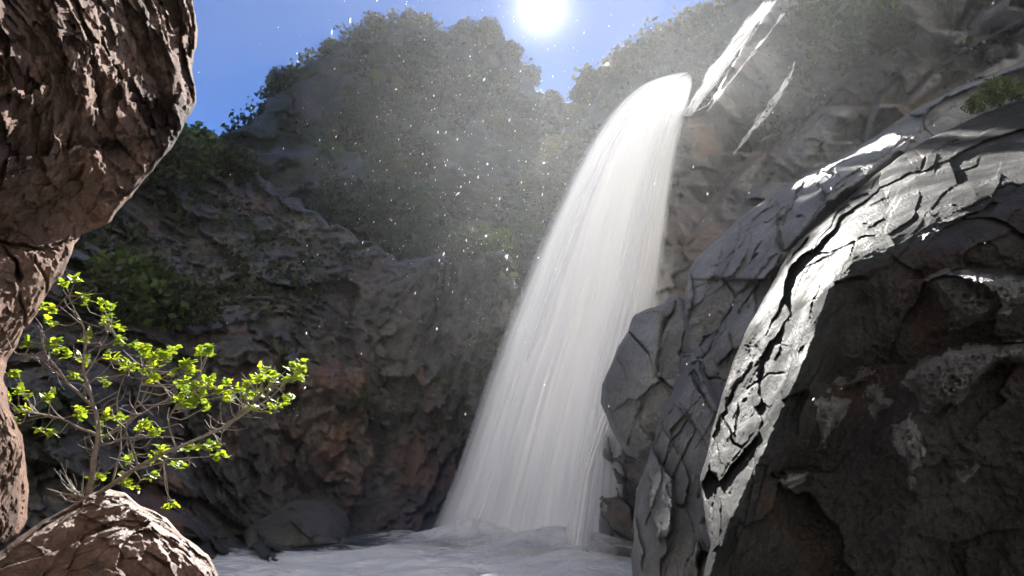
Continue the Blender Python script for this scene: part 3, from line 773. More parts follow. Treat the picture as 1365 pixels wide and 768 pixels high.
# ------------------------------------------------------------------ falling water
def silk_mat(name, su=34, sv=.9, lo=.22, hi=.66, edge=.2, foot=True, base=.9, dens=1.0):
    m, n, l = mat_new(name)
    out = n.new('ShaderNodeOutputMaterial'); uv = n.new('ShaderNodeUVMap'); uv.uv_map = 'UVMap'
    mp = n.new('ShaderNodeMapping'); mp.inputs['Scale'].default_value = (su, sv, 1); l.new(uv.outputs[0], mp.inputs[0])
    t = noise_node(n, l, mp.outputs[0], 1, 4, .6, .25)
    mp2 = n.new('ShaderNodeMapping'); mp2.inputs['Scale'].default_value = (su * .22, sv * .6, 1); l.new(uv.outputs[0], mp2.inputs[0])
    t2 = noise_node(n, l, mp2.outputs[0], 1, 3, .55, .3)
    ad = n.new('ShaderNodeMath'); ad.operation = 'MULTIPLY_ADD'; l.new(t.outputs[0], ad.inputs[0]); ad.inputs[1].default_value = .5
    hf = n.new('ShaderNodeMath'); hf.operation = 'MULTIPLY'; hf.inputs[1].default_value = .5; l.new(t2.outputs[0], hf.inputs[0]); l.new(hf.outputs[0], ad.inputs[2])
    # thins out towards both sides
    sx = n.new('ShaderNodeSeparateXYZ'); l.new(uv.outputs[0], sx.inputs[0])
    c = n.new('ShaderNodeMath'); c.operation = 'PINGPONG'; c.inputs[1].default_value = .5; l.new(sx.outputs[0], c.inputs[0])
    tt = n.new('ShaderNodeMath'); tt.operation = 'MULTIPLY'; tt.inputs[1].default_value = 3; l.new(sx.outputs[1], tt.inputs[0])
    c0 = c; c = n.new('ShaderNodeMath'); c.operation = 'MINIMUM'; l.new(c0.outputs[0], c.inputs[0]); l.new(tt.outputs[0], c.inputs[1])
    e = n.new('ShaderNodeMapRange'); e.inputs['From Min'].default_value = 0; e.inputs['From Max'].default_value = edge
    e.inputs['To Min'].default_value = -.38; e.inputs['To Max'].default_value = .22 * dens; l.new(c.outputs[0], e.inputs[0])
    s = n.new('ShaderNodeMath'); s.operation = 'ADD'; l.new(ad.outputs[0], s.inputs[0]); l.new(e.outputs[0], s.inputs[1])
    a = n.new('ShaderNodeMapRange'); a.interpolation_type = 'SMOOTHSTEP'; a.inputs['From Min'].default_value = lo; a.inputs['From Max'].default_value = hi
    l.new(s.outputs[0], a.inputs[0])
    cr = ramp(n, [(.3, tuple(base * k for k in (.95, .955, .96))), (.62, (base, base, base))]); l.new(ad.outputs[0], cr.inputs[0])
    d = n.new('ShaderNodeBsdfDiffuse'); tr = n.new('ShaderNodeBsdfTranslucent'); l.new(cr.outputs[0], d.inputs[0]); l.new(cr.outputs[0], tr.inputs[0])
    mx = n.new('ShaderNodeMixShader'); mx.inputs[0].default_value = .02; l.new(d.outputs[0], mx.inputs[1]); l.new(tr.outputs[0], mx.inputs[2])
    tp = n.new('ShaderNodeBsdfTransparent'); m2 = n.new('ShaderNodeMixShader'); l.new(a.outputs[0], m2.inputs[0]); l.new(tp.outputs[0], m2.inputs[1]); l.new(mx.outputs[0], m2.inputs[2])
    l.new(m2.outputs[0], out.inputs[0]); return m


def water_sheet(name, Lc, Rc, ns, nt, bulge, streak, thick, mat, seed=0, nstreak=40, closed=True):
    """Lc, Rc: (t, px, py, d) rows along the two sides of a stream; returns a closed body of water"""
    Lc = np.array(Lc, float); Rc = np.array(Rc, float)
    t = np.linspace(0, 1, nt); s = np.linspace(0, 1, ns)

    def smooth(c):
        tt = np.linspace(0, 1, 400); o = []
        for k in (1, 2, 3):
            y = np.interp(tt, c[:, 0], c[:, k]); w = 15; yp = np.r_[2 * y[0] - y[w:0:-1], y, 2 * y[-1] - y[-2:-w - 2:-1]]
            y = np.convolve(yp, np.ones(2 * w + 1) / (2 * w + 1), 'valid'); o.append(np.interp(t, tt, y))
        return at(*o)
    A = smooth(Lc); B = smooth(Rc)
    T, SS = np.meshgrid(t, s, indexing='ij')
    P = A[:, None] * (1 - SS[..., None]) + B[:, None] * SS[..., None]
    P = P.reshape(-1, 3); Tr = T.ravel(); Sr = SS.ravel()
    fw = np.array([0, -1, 0.0])
    q = np.c_[Sr * nstreak, Tr * 3.0, Sr * 0 + seed]
    prof = np.sqrt(np.clip(np.sin(np.pi * Sr), 0, 1))
    fr = P + fw * (bulge * prof * (.35 + .65 * Tr) + streak * fbm(q, 3, .6, seed=seed) * prof * (.3 + Tr))[:, None]
    bk = P - fw * (thick * prof + .02)[:, None]
    i = np.arange(ns * nt).reshape(nt, ns); N = ns * nt
    Ff = np.stack([i[:-1, :-1].ravel(), i[1:, :-1].ravel(), i[1:, 1:].ravel(), i[:-1, 1:].ravel()], 1)
    rim = np.r_[i[:, 0], i[-1, 1:], i[::-1, -1][1:], i[0, ::-1][1:]]
    Fr = np.stack([rim[:-1], rim[1:] * 1, rim[1:] + N, rim[:-1] + N], 1)[:, ::-1]
    V = np.vstack([fr, bk]); UV = np.vstack([np.c_[Sr, Tr]] * 2)
    F = np.vstack([Ff, Ff[:, ::-1] + N, Fr]) if closed else Ff
    if not closed: V = fr; UV = UV[:N]
    return new_mesh(name, V, F, mat, True, UV=UV)


falls = empty('waterfall', at(720, 735, 15.5))
tag(falls, 'broad white waterfall pouring off the cliff lip into the pool', 'waterfall')
WL = [(0, 906, 101, 18.2), (.045, 872, 105, 17.9), (.09, 842, 121, 17.7), (.14, 815, 148, 17.5), (.22, 780, 198, 17.4), (.32, 748, 262, 17.3), (.42, 720, 322, 17.2), (.52, 694, 384, 17.1), (.62, 670, 446, 17.0), (.72, 648, 508, 16.9), (.82, 626, 575, 16.9), (.91, 600, 650, 16.9), (1, 568, 724, 16.8)]
WR = [(0, 922, 112, 18.0), (.045, 921, 126, 17.6), (.09, 916, 144, 17.3), (.14, 910, 166, 17.0), (.22, 902, 205, 16.7), (.32, 894, 262, 16.4), (.42, 887, 322, 16.1), (.52, 880, 384, 15.8), (.62, 868, 446, 15.5), (.72, 852, 508, 15.2), (.82, 842, 575, 14.9), (.91, 836, 650, 14.5), (1, 836, 750, 14.0)]
M_SILK = silk_mat('silky_white_water', su=20, sv=.6, lo=-.05, hi=.6, edge=.3, base=.86, dens=2.2)
M_VEIL = silk_mat('thin_white_veil', su=9, sv=.5, lo=.40, hi=1.15, edge=.42, dens=.7, base=.86)
ws = water_sheet('water_sheet', WL, WR, 220, 160, .9, .07, .7, M_SILK, seed=3, nstreak=22)
adopt(ws, falls)


def between(a0, a1, off):
    A = np.array(WL); B = np.array(WR); o1 = A * (1 - a0) + B * a0; o2 = A * (1 - a1) + B * a1
    o1[:, 3] += off; o2[:, 3] += off
    return o1, o2


v1 = between(-.09, .45, -.9); adopt(water_sheet('water_veil', *v1, 110, 120, .5, .2, .25, M_VEIL, seed=8, nstreak=24), falls)
v2 = between(.5, 1.04, -.9); adopt(water_sheet('water_veil', *v2, 110, 120, .5, .2, .25, M_VEIL, seed=12, nstreak=24), falls)
# the brighter tongue that curls in from the right and falls to the foot
TL = [(0, 868, 385, 14.0), (.2, 848, 430, 13.8), (.4, 816, 490, 13.6), (.6, 786, 550, 13.5), (.8, 757, 630, 13.5), (1, 728, 738, 13.5)]
TR = [(0, 880, 395, 13.9), (.2, 872, 445, 13.7), (.4, 846, 505, 13.5), (.6, 822, 565, 13.4), (.8, 803, 640, 13.4), (1, 796, 746, 13.3)]
adopt(water_sheet('water_tongue', TL, TR, 60, 100, .35, .1, .2, silk_mat('bright_water_tongue', su=10, sv=.6, lo=.3, hi=.95, edge=.5, dens=1.1, base=.97), seed=15, nstreak=14), falls)


def surface_lookup(P, step=6):
    d = (P - CAM) @ FWD; px = 682.5 + FPX * ((P - CAM) @ RGT) / d; py = 384 - FPX * ((P - CAM) @ UP) / d
    tab = {}
    for a_, b_, c_ in zip((px // step).astype(int), (py // step).astype(int), d):
        kk = (a_, b_); tab[kk] = min(tab.get(kk, 1e9), c_)
    return tab, step


UP_TAB = surface_lookup(upper_P)


def glint_film(label, Lc, Rc, seed, su=12, name='glint_streak'):
    """a thin white film painting sun glint on the wet cliff: it follows the rock under it"""
    tab, st = UP_TAB; Lc = np.array(Lc, float); Rc = np.array(Rc, float); ns, nt = 40, 110
    t = np.linspace(0, 1, nt); sv = np.linspace(0, 1, ns); T, SS = np.meshgrid(t, sv, indexing='ij')
    def ip(c, k): return np.interp(t, c[:, 0], c[:, k])
    X = ip(Lc, 1)[:, None] * (1 - SS) + ip(Rc, 1)[:, None] * SS; Y = ip(Lc, 2)[:, None] * (1 - SS) + ip(Rc, 2)[:, None] * SS
    X = X + 3 * fbm(np.c_[T.ravel() * 5, SS.ravel(), T.ravel() * 0], 3, seed=seed).reshape(T.shape)
    D = np.array([tab.get((int(a_ // st), int(b_ // st)), 0) for a_, b_ in zip(X.ravel(), Y.ravel())]).reshape(X.shape)
    bad = D == 0
    if bad.any(): D[bad] = np.median(D[~bad])
    for _ in range(3):
        Dp = np.pad(D, 1, mode='edge'); D = np.minimum(D, (Dp[:-2, 1:-1] + Dp[2:, 1:-1] + Dp[1:-1, :-2] + Dp[1:-1, 2:]) / 4)
    D = D - .06 - .05 * ridged(np.c_[SS.ravel() * 7, T.ravel() * 9, T.ravel() * 0], 3, seed=seed).reshape(T.shape)
    P = at(X.ravel(), Y.ravel(), D.ravel()); N = ns * nt
    i = np.arange(N).reshape(nt, ns); Ff = np.stack([i[:-1, :-1].ravel(), i[1:, :-1].ravel(), i[1:, 1:].ravel(), i[:-1, 1:].ravel()], 1)
    rim = np.r_[i[:, 0], i[-1, 1:], i[::-1, -1][1:], i[0, ::-1][1:]]
    B = P + np.array([0, .05, 0]); Fr = np.stack([rim[:-1], rim[:-1] + N, rim[1:] + N, rim[1:]], 1)
    o = new_mesh(name, np.vstack([P, B]), np.vstack([Ff, Ff[:, ::-1] + N, Fr]), silk_mat('painted_sun_glint', su=su, sv=11, lo=.47, hi=.60, edge=.42, dens=.35, base=.97), True, UV=np.vstack([np.c_[SS.ravel(), T.ravel()]] * 2))
    return tag(o, label, 'water streak', 'thin painted sun glints on the right cliff')


def glint_sheet(label, Lc, Rc, seed, su):  # white sheet standing in for sun glint on wet slabs
    o = water_sheet('glint_streak', Lc, Rc, 60, 110, .15, .22, .12, silk_mat('painted_sun_glint', su=su, sv=7, lo=.40, hi=.58, edge=.35, dens=.32, base=.96), seed=seed, nstreak=9)
    return tag(o, label, 'water streak', 'thin painted sun glints on the right cliff')


glint_sheet('widest painted sun glint sliding down to the lip of the falls', [(0, 1022, -14, 17.2), (.3, 976, 38, 17.1), (.6, 940, 84, 17), (1, 906, 150, 16.8)], [(0, 1054, -10, 17.0), (.3, 1014, 42, 16.9), (.6, 982, 88, 16.8), (1, 928, 152, 16.7)], 22, 10)
glint_film('thin painted sun glint beside the widest bright one above the falls', [(0, 1050, 2, 16.2), (.4, 1012, 52, 16.0), (1, 938, 146, 15.8)], [(0, 1060, 4, 16.2), (.4, 1022, 56, 15.9), (1, 948, 149, 15.7)], 25, 6)
glint_film('second painted sun glint midway across the upper cliff', [(0, 1060, 68, 15.3), (.35, 1034, 108, 14.9), (.65, 1002, 150, 14.7), (1, 972, 204, 14.5)], [(0, 1074, 70, 15.2), (.35, 1060, 116, 14.7), (.65, 1032, 160, 14.4), (1, 986, 206, 14.4)], 28)

# white water piled up at the foot
def foam_mat():
    m, n, l = mat_new('soft_foam')
    out = n.new('ShaderNodeOutputMaterial'); geo = n.new('ShaderNodeNewGeometry')
    lw = n.new('ShaderNodeUVMap'); lw.uv_map = 'UVMap'; sx = n.new('ShaderNodeSeparateXYZ'); l.new(lw.outputs[0], sx.inputs[0])
    t = noise_node(n, l, geo.outputs['Position'], 2.2, 8, .65, .8)
    ad = n.new('ShaderNodeMath'); ad.operation = 'ADD'; l.new(t.outputs[0], ad.inputs[0]); l.new(sx.outputs[0], ad.inputs[1])
    a = n.new('ShaderNodeMapRange'); a.interpolation_type = 'SMOOTHSTEP'; a.inputs['From Min'].default_value = .58; a.inputs['From Max'].default_value = 1.25; l.new(ad.outputs[0], a.inputs[0])
    d = n.new('ShaderNodeBsdfDiffuse'); d.inputs[0].default_value = (.96, .955, .93, 1); tr = n.new('ShaderNodeBsdfTranslucent'); tr.inputs[0].default_value = (.96, .955, .93, 1)
    mx = n.new('ShaderNodeMixShader'); mx.inputs[0].default_value = .35; l.new(d.outputs[0], mx.inputs[1]); l.new(tr.outputs[0], mx.inputs[2])
    tp = n.new('ShaderNodeBsdfTransparent'); m2 = n.new('ShaderNodeMixShader'); l.new(a.outputs[0], m2.inputs[0]); l.new(tp.outputs[0], m2.inputs[1]); l.new(mx.outputs[0], m2.inputs[2])
    l.new(m2.outputs[0], out.inputs[0]); return m


def foam_pile():
    gx = np.linspace(-5.4, 2.9, 150); gy = np.linspace(11.8, 19.5, 110); X, Y = np.meshgrid(gx, gy)
    h = np.zeros(X.shape); 
    for cx, cy_, rx, ry, a in [(-.7, 16.3, 1.7, 1.3, .46), (.9, 14.7, 1.5, 1.2, .42), (-2.3, 16.8, 1.3, 1.5, .2), (.1, 13.8, 2.3, 1.5, .13), (1.9, 13.8, .8, .9, .2)]:
        h = np.maximum(h, a * np.exp(-((X - cx) / rx) ** 2 - ((Y - cy_) / ry) ** 2))
    n_ = fbm(np.c_[X.ravel() * 1.1, Y.ravel() * 1.1, X.ravel() * 0], 5, .6, seed=33).reshape(X.shape)
    z = h * (1 + .5 * n_) + .03
    ex = np.clip(h / .34, 0, 1) * .62 + .0
    V = np.c_[X.ravel(), Y.ravel(), z.ravel()]
    i = np.arange(X.size).reshape(X.shape); F = np.stack([i[:-1, :-1].ravel(), i[:-1, 1:].ravel(), i[1:, 1:].ravel(), i[1:, :-1].ravel()], 1)
    o = new_mesh('foam', V, F, foam_mat(), True, UV=np.c_[ex.ravel(), ex.ravel()])
    return tag(o, 'white foam heaped where the falls strike the pool', kind='stuff')


foam_pile()

# ------------------------------------------------------------------ vegetation
def leaf_cloud(cent, size, seed=0, aspect=1.7, up=.25):
    """one small bent leaf (two triangles) at every centre, random facing"""
    r = np.random.default_rng(seed); n = len(cent)
    size = np.broadcast_to(size, (n,)) * r.uniform(.6, 1.35, n)
    a = r.normal(size=(n, 3)); a /= np.linalg.norm(a, axis=1)[:, None]
    b = r.normal(size=(n, 3)); b[:, 2] += up; b -= (b * a).sum(1)[:, None] * a; b /= np.linalg.norm(b, axis=1)[:, None]
    c = np.cross(a, b)
    L = (a * (size * aspect / 2)[:, None]); W = b * (size / 2)[:, None]; Z = c * (size * .22)[:, None]
    V = np.stack([cent - L, cent + W + Z, cent + L, cent - W + Z], 1).reshape(-1, 3)
    i = np.arange(n) * 4
    F = np.concatenate([np.stack([i, i + 1, i + 2], 1), np.stack([i, i + 2, i + 3], 1)])
    return V, F


def crown_points(n, seed, blobs=9, flat=.8, spread=.62, br=(.28, .48)):
    r = np.random.default_rng(seed)
    c = r.normal(size=(blobs, 3)); c /= np.linalg.norm(c, axis=1)[:, None]; c *= (r.uniform(.2, 1, blobs) ** .6 * spread)[:, None]; c[:, 2] *= flat
    R = r.uniform(*br, blobs)
    k = r.choice(blobs, n, p=R ** 2 / (R ** 2).sum())
    v = r.normal(size=(n, 3)); v /= np.linalg.norm(v, axis=1)[:, None]
    p = c[k] + v * (R[k] * r.uniform(.35, 1.08, n) ** .5)[:, None]
    keep = vnoise(p * 4.5 + seed, seed) > -.28
    return p[keep]


def tube(pts, rad, sides=6):
    pts = np.asarray(pts, float); n = len(pts); rad = np.broadcast_to(rad, (n,))
    t = np.gradient(pts, axis=0); t /= np.linalg.norm(t, axis=1)[:, None] + 1e-9
    ref = np.array([.3, .9, .31]); u = np.cross(t, ref); u /= np.linalg.norm(u, axis=1)[:, None] + 1e-9; w = np.cross(t, u)
    a = np.arange(sides) / sides * 2 * np.pi
    V = (pts[:, None] + rad[:, None, None] * (np.cos(a)[None, :, None] * u[:, None] + np.sin(a)[None, :, None] * w[:, None])).reshape(-1, 3)
    i = np.arange(n * sides).reshape(n, sides); j = np.roll(i, -1, 1)
    F = np.stack([i[:-1].ravel(), j[:-1].ravel(), j[1:].ravel(), i[1:].ravel()], 1)
    return V, F


def curve(pts, n=16, wob=0, seed=0):
    pts = np.asarray(pts, float); d = np.r_[0, np.cumsum(np.linalg.norm(np.diff(pts, axis=0), axis=1))]; d /= d[-1]
    t = np.linspace(0, 1, n); fine = np.linspace(0, 1, 200)
    o = np.stack([np.interp(fine, d, pts[:, k]) for k in range(3)], 1)
    w = 12; op = np.vstack([2 * o[0] - o[w:0:-1], o, 2 * o[-1] - o[-2:-w - 2:-1]])
    o = np.stack([np.convolve(op[:, k], np.ones(2 * w + 1) / (2 * w + 1), 'valid') for k in range(3)], 1)
    o = np.stack([np.interp(t, fine, o[:, k]) for k in range(3)], 1)
    if wob: o = o + wob * np.stack([fbm(o * 6 + 3, 3, seed=seed), fbm(o * 6 + 30, 3, seed=seed + 3), fbm(o * 6 + 60, 3, seed=seed + 6)], 1) * np.minimum(t, .6)[:, None]
    return o


M_FAR_LEAF = leaf_mat('dark_evergreen_leaves', (.018, .026, .010), (.05, .058, .024), .3)
M_DRY_LEAF = leaf_mat('yellowish_scrub_leaves', (.055, .058, .024), (.12, .11, .05), .35)
M_GREEN_LEAF = leaf_mat('green_shrub_leaves', (.035, .06, .015), (.085, .12, .032), .4)
M_BARK = plain_mat('grey_brown_bark', (.10, .075, .055), .85)
M_FIGBARK = plain_mat('pale_fig_bark', (.20, .165, .14), .7)

# three kinds of crown, reused
CROWNS = []
for k in range(4):
    p = crown_points(1500, 200 + k, blobs=11, flat=.75)
    V, F = leaf_cloud(p, .11, 300 + k)
    CROWNS.append((V, F))
tv, tf = tube([(0, 0, -.95), (.05, .03, -.5), (-.04, .02, 0), (.08, 0, .4)], [.09, .075, .06, .03])


bv_, bf_ = tube([(0, 0, -.42), (.03, .02, -.2), (-.03, .01, .1)], [.035, .03, .015])


def proto_tree(mat, k, cat):
    r = empty(cat, (0, 0, 0))
    a = new_mesh('trunk', tv, tf, M_BARK, origin=(0, 0, 0)) if cat == 'tree' else new_mesh('stem', bv_, bf_, M_BARK, origin=(0, 0, 0))
    a.parent = r
    V, F = CROWNS[k]; c = new_mesh('crown', V, F, mat, False, origin=(0, 0, 0)); c.parent = r
    return r, [a, c]


PROTO = {}


def place_tree(mat, k, loc, size, label, group=None, cat='tree', squash=1.0):
    key = (mat.name, k, cat)
    if key not in PROTO:
        r, ch = proto_tree(mat, k, cat); PROTO[key] = (r, ch)
    else:
        r0, ch0 = PROTO[key]; r = r0.copy(); COL.objects.link(r)
        for c0 in ch0:
            c = c0.copy(); COL.objects.link(c); c.parent = r
    r.location = tuple(loc); r.rotation_euler = (0, 0, random.uniform(0, 6.28)); r.scale = (size, size, size * squash)
    for kk in ('label', 'category', 'group'):
        if kk in r: del r[kk]
    tag(r, label, cat, group)
    return r


def hill_depth(f, px, py): return float(f(np.array([px]), np.array([py]))[0])


# skyline of the dome hill
sky_line = [(352, 138), (372, 112), (395, 100), (430, 72), (455, 55), (482, 38), (505, 30), (545, 28), (575, 30), (598, 46), (612, 40), (640, 36), (662, 40), (678, 62), (695, 78), (706, 92), (713, 122)]
k = 0
for q in resample(sky_line, 15):
    px = q[0] + random.uniform(-4, 4); py = q[1] + random.uniform(0, 9)
    d = hill_depth(hill_f, px, py) + 3
    s = random.choice((.8, 1.0, 1.3, 2.0, 2.3)) * d / 95
    place_tree(M_FAR_LEAF, k % 4, at(px, py + 3, d), s, 'small dark tree in the row along the crest of the hazy dome hill', 'trees along the crest of the dome hill'); k += 1
for (px, py, s, lab) in [(368, 104, 2.0, 'dark tree leaning out of the left shoulder of the dome hill'), (349, 147, .95, 'tiny dark tree just under the leaning one on the left shoulder of the dome hill'),
                         (306, 184, 1.5, 'round dark tree on the low left saddle below the blue sky'), (285, 188, 1.1, 'smaller tree beside the round one on the low left saddle'),
                         (499, 27, 1.6, 'tree on the very top of the dome hill'), (652, 33, 2.0, 'tall dark tree at the right end of the hilltop'), (737, 130, 1.6, 'small tree in the notch between dome hill and cliff ridge'),
                         (616, 40, 1.6, 'bushy tree left of the tall dark one on the hilltop')]:
    d = hill_depth(hill_f, px, py + 6) + 1
    place_tree(M_FAR_LEAF, k % 4, at(px, py + 3, d), s * d / 90, lab); k += 1
for q in resample([(757, 150), (772, 122), (785, 100), (803, 90), (822, 80), (840, 68), (858, 62), (868, 46), (905, 34), (945, 16)], 13):
    px = q[0] + random.uniform(-4, 4); py = q[1] + random.uniform(2, 10)
    d = hill_depth(ridge_f, px, py) + 1
    place_tree(M_DRY_LEAF if random.random() < .5 else M_FAR_LEAF, k % 4, at(px, py, d), random.uniform(.6, 1.3), 'bush in the row along the ridge crest above the falls', 'bushes along the ridge crest', 'bush'); k += 1

# trees standing on the front of the dome hill
for q in range(46):
    px = random.uniform(385, 720); py = random.uniform(95, 330)
    if not inside(np.array([px]), np.array([py - 14]), np.array(H_out))[0]: continue
    d = hill_depth(hill_f, px, py) - 1.5
    place_tree([M_FAR_LEAF, M_DRY_LEAF, M_GREEN_LEAF, M_FAR_LEAF][q % 4], k % 4, at(px, py, d), random.uniform(1.0, 2.3) * d / 90, 'scrubby tree on the steep front of the hazy dome hill', 'trees on the front of the dome hill', 'tree', random.uniform(.9, 1.5)); k += 1

# shrubs one can tell apart
for (px, py, dd, s, mat, lab) in [
    (252, 200, 29, 1.9, M_GREEN_LEAF, 'sunlit green shrub on top of the gorge wall below the left saddle'),
    (215, 212, 26, 1.5, M_FAR_LEAF, 'dark shrub left of the sunlit green one on the gorge wall top'),
    (310, 225, 32, 1.7, M_FAR_LEAF, 'dark shrub right of the sunlit green one on the gorge wall top'),
    (185, 392, 17, 1.45, M_GREEN_LEAF, 'wide olive green bush on the shaded gorge wall above the fig tree'),
    (245, 400, 18, 1.0, M_FAR_LEAF, 'dark bush at the right side of the wide olive bush'),
    (122, 390, 15.5, .8, M_FAR_LEAF, 'dark bush between the overhang and the wide olive bush'),
    (1095, 25, 15.0, 1.05, M_DRY_LEAF, 'yellow green bush high on the right cliff beside the painted sun glints'),
    (1150, 22, 14.2, 1.0, M_GREEN_LEAF, 'green bush right of the yellow one high on the right cliff'),
    (1115, 68, 14.6, .62, M_DRY_LEAF, 'pale lower bush hanging beneath the yellow green one on the cliff'),
    (1185, 45, 13.9, .6, M_FAR_LEAF, 'dark small bush at the right end of the cliff bushes'),
    (1335, 126, 8.3, .31, M_GREEN_LEAF, 'bright green tuft growing on top of the shiny slab'),
    (1298, 140, 8.2, .17, M_GREEN_LEAF, 'tiny green tuft left of the bright one on the slab'),
    (735, 250, 44, 2.4, M_DRY_LEAF, 'straw coloured shrub hanging beside the upper left of the falls'),
    (762, 205, 46, 2.2, M_DRY_LEAF, 'straw coloured shrub close under the lip of the falls'),
    (706, 262, 50, 2.6, M_FAR_LEAF, 'dark shrub left of the straw coloured ones beside the falls'),
    (700, 300, 48, 1.6, M_GREEN_LEAF, 'small green shrub low beside the upper falls'),
    (636, 322, 22.4, .75, M_FAR_LEAF, 'dark bush on the rock knob left of the middle of the falls'),
    (664, 322, 21.9, .6, M_GREEN_LEAF, 'green bush on the rock knob almost touching the falls'),
    (606, 336, 23.5, .7, M_FAR_LEAF, 'dark low bush left of the rock knob beside the falls'),
    (655, 434, 21, .35, M_GREEN_LEAF, 'little green plant on the rock left of the middle of the falls'),
]:
    place_tree(mat, k % 4, at(px, py, dd), s, lab, None, 'bush', .85); k += 1


def scrub(name, P, n, size, mat, label, seed, lift=.5, zmin=1.0, gate=-.1, sc=.12):
    r = np.random.default_rng(seed)
    c = P[r.integers(0, len(P), n // 14)]
    c = c[(vnoise(c * sc + seed, seed) + .5 * vnoise(c * sc * 3, seed + 1) > gate) & (c[:, 2] > zmin)]
    R = r.uniform(.5, 1.4, len(c)) * lift * 2
    m = 14
    v = r.normal(size=(len(c), m, 3)); v /= np.linalg.norm(v, axis=2)[..., None]
    p = (c[:, None] + v * (R[:, None] * r.uniform(.4, 1, (len(c), m)))[..., None] + np.array([0, -.3 * lift, .6 * lift])).reshape(-1, 3)
    V, F = leaf_cloud(p, size, seed)
    return tag(new_mesh(name, V, F, mat, False), label, kind='stuff')


scrub('hillside_scrub', hill_P, 130000, .40, M_FAR_LEAF, 'dark scrub covering the dome hill', 401, lift=.7, gate=.08, sc=.09)
scrub('ridge_scrub', ridge_P, 40000, .32, M_DRY_LEAF, 'dry scrub on the ridge behind the lip of the falls', 402, lift=.5, gate=-.2, sc=.14)
scrub('gorge_scrub', gorge_P[(gorge_P[:, 0] < 1)], 30000, .16, M_FAR_LEAF, 'dark scrub clinging to the shaded gorge wall', 403, lift=.28, zmin=3.5, gate=.12, sc=.25)
scrub('cliff_moss', upper_P[(upper_P[:, 2] > 7)], 9000, .07, M_GREEN_LEAF, 'sparse tufts on the upper right cliff', 404, lift=.12, zmin=6, gate=.28, sc=.5)

# fig tree on the boulder
FIG_D = 4.45


def fp(x, y, dd=0.0):
    """a point of the tree given as measured on an enlarged crop"""
    return at(.5576 * x, 340 + .5576 * y, FIG_D + dd)


fig = empty('fig_tree', fp(222, 600))
tag(fig, 'young fig tree with fresh yellow green leaves growing behind the boulder', 'tree')
skel = []


def limb(name, pts, r0, r1, seed, label=None):
    c = curve([fp(*p) for p in pts], 22, .05, seed)
    V, F = tube(c, np.linspace(r0 * .75, r1 * .75, len(c)), 7)
    o = new_mesh(name, V, F, M_FIGBARK, origin=c[0]); adopt(o, fig); skel.append((c, r1)); return o


limb('trunk', [(218, 640, .1), (215, 560, .05), (232, 480, 0), (240, 430, 0), (228, 370, 0)], .026, .016, 1)
for j, (pts, r0, r1) in enumerate([
    ([(228, 370, 0), (200, 340, -.1), (150, 295, -.2), (112, 225, -.25), (95, 170, -.3)], .012, .004),
    ([(228, 370, 0), (202, 290, .1), (208, 200, .15), (190, 150, .1), (155, 90, .05)], .013, .004),
    ([(222, 580, 0), (330, 505, -.1), (420, 460, -.15), (500, 430, -.1), (560, 395, -.05), (640, 350, 0), (712, 290, .05)], .019, .005),
    ([(240, 440, 0), (300, 400, .15), (370, 365, .25), (415, 335, .3)], .010, .004),
    ([(232, 430, 0), (160, 400, .1), (100, 380, .15), (35, 375, .2)], .011, .004),
    ([(238, 455, 0), (290, 440, -.2), (380, 430, -.35), (440, 440, -.4)], .009, .003),
    ([(290, 525, -.05), (400, 490, .1), (500, 482, .15)], .009, .003),
    ([(270, 540, 0), (290, 450, .2), (280, 350, .3), (300, 270, .35)], .009, .003),
    ([(420, 460, -.15), (400, 400, -.25), (440, 340, -.3), (480, 290, -.3)], .008, .003),
    ([(330, 505, -.1), (300, 420, -.3), (330, 330, -.4), (340, 250, -.4)], .009, .003),
    ([(150, 295, -.2), (90, 245, -.3), (30, 235, -.35)], .006, .003),
    ([(540, 405, -.05), (590, 370, -.2), (640, 320, -.25), (690, 300, -.25)], .007, .003),
    ([(202, 290, .1), (240, 230, .2), (262, 150, .25)], .007, .003),
    ([(560, 395, -.05), (530, 430, -.1), (515, 480, -.15)], .005, .002),
]):
    limb('branch', pts, r0, r1, 10 + j)

clusters = [(155, 70), (130, 130), (205, 115), (265, 125), (255, 150), (125, 170), (130, 210), (275, 170), (215, 190), (195, 245), (260, 240), (240, 165), (285, 205), (325, 215), (300, 260), (345, 240), (370, 260), (410, 228), (440, 265),
            (480, 235), (500, 228), (340, 280), (310, 270), (245, 297), (180, 290), (30, 285), (65, 340), (110, 345), (35, 400), (60, 370), (200, 370), (190, 390), (255, 390), (120, 425), (430, 310), (460, 320), (500, 315), (540, 335),
            (430, 345), (470, 350), (490, 365), (550, 350), (600, 340), (625, 295), (640, 320), (680, 300), (720, 260), (720, 295), (650, 290), (690, 340), (610, 370), (660, 360), (500, 460), (515, 485), (470, 460), (420, 500), (385, 480),
            (370, 430), (350, 410), (330, 415), (290, 400), (320, 485), (375, 520), (245, 430), (320, 560), (300, 545), (240, 530), (400, 600), (380, 470), (160, 240), (70, 215), (15, 345), (400, 250), (455, 285), (415, 280), (520, 330), (575, 330), (480, 330), (445, 325), (590, 310), (660, 300), (700, 270), (360, 300), (385, 245)]
allp = np.vstack([c[3:] for c, _ in skel])
TV, TF, LV, LF = [], [], [], []; tb = lb = 0
lobes = []
for a in np.linspace(-2.5, 2.5, 23):
    rr = .50 + .52 * abs(math.cos(a * 1.25)) ** 1.6 - .14 * (abs(a) / 2.5)
    lobes.append((rr * math.sin(a) * .62, rr * math.cos(a) * .62 + .38))
lobes = np.array(lobes)


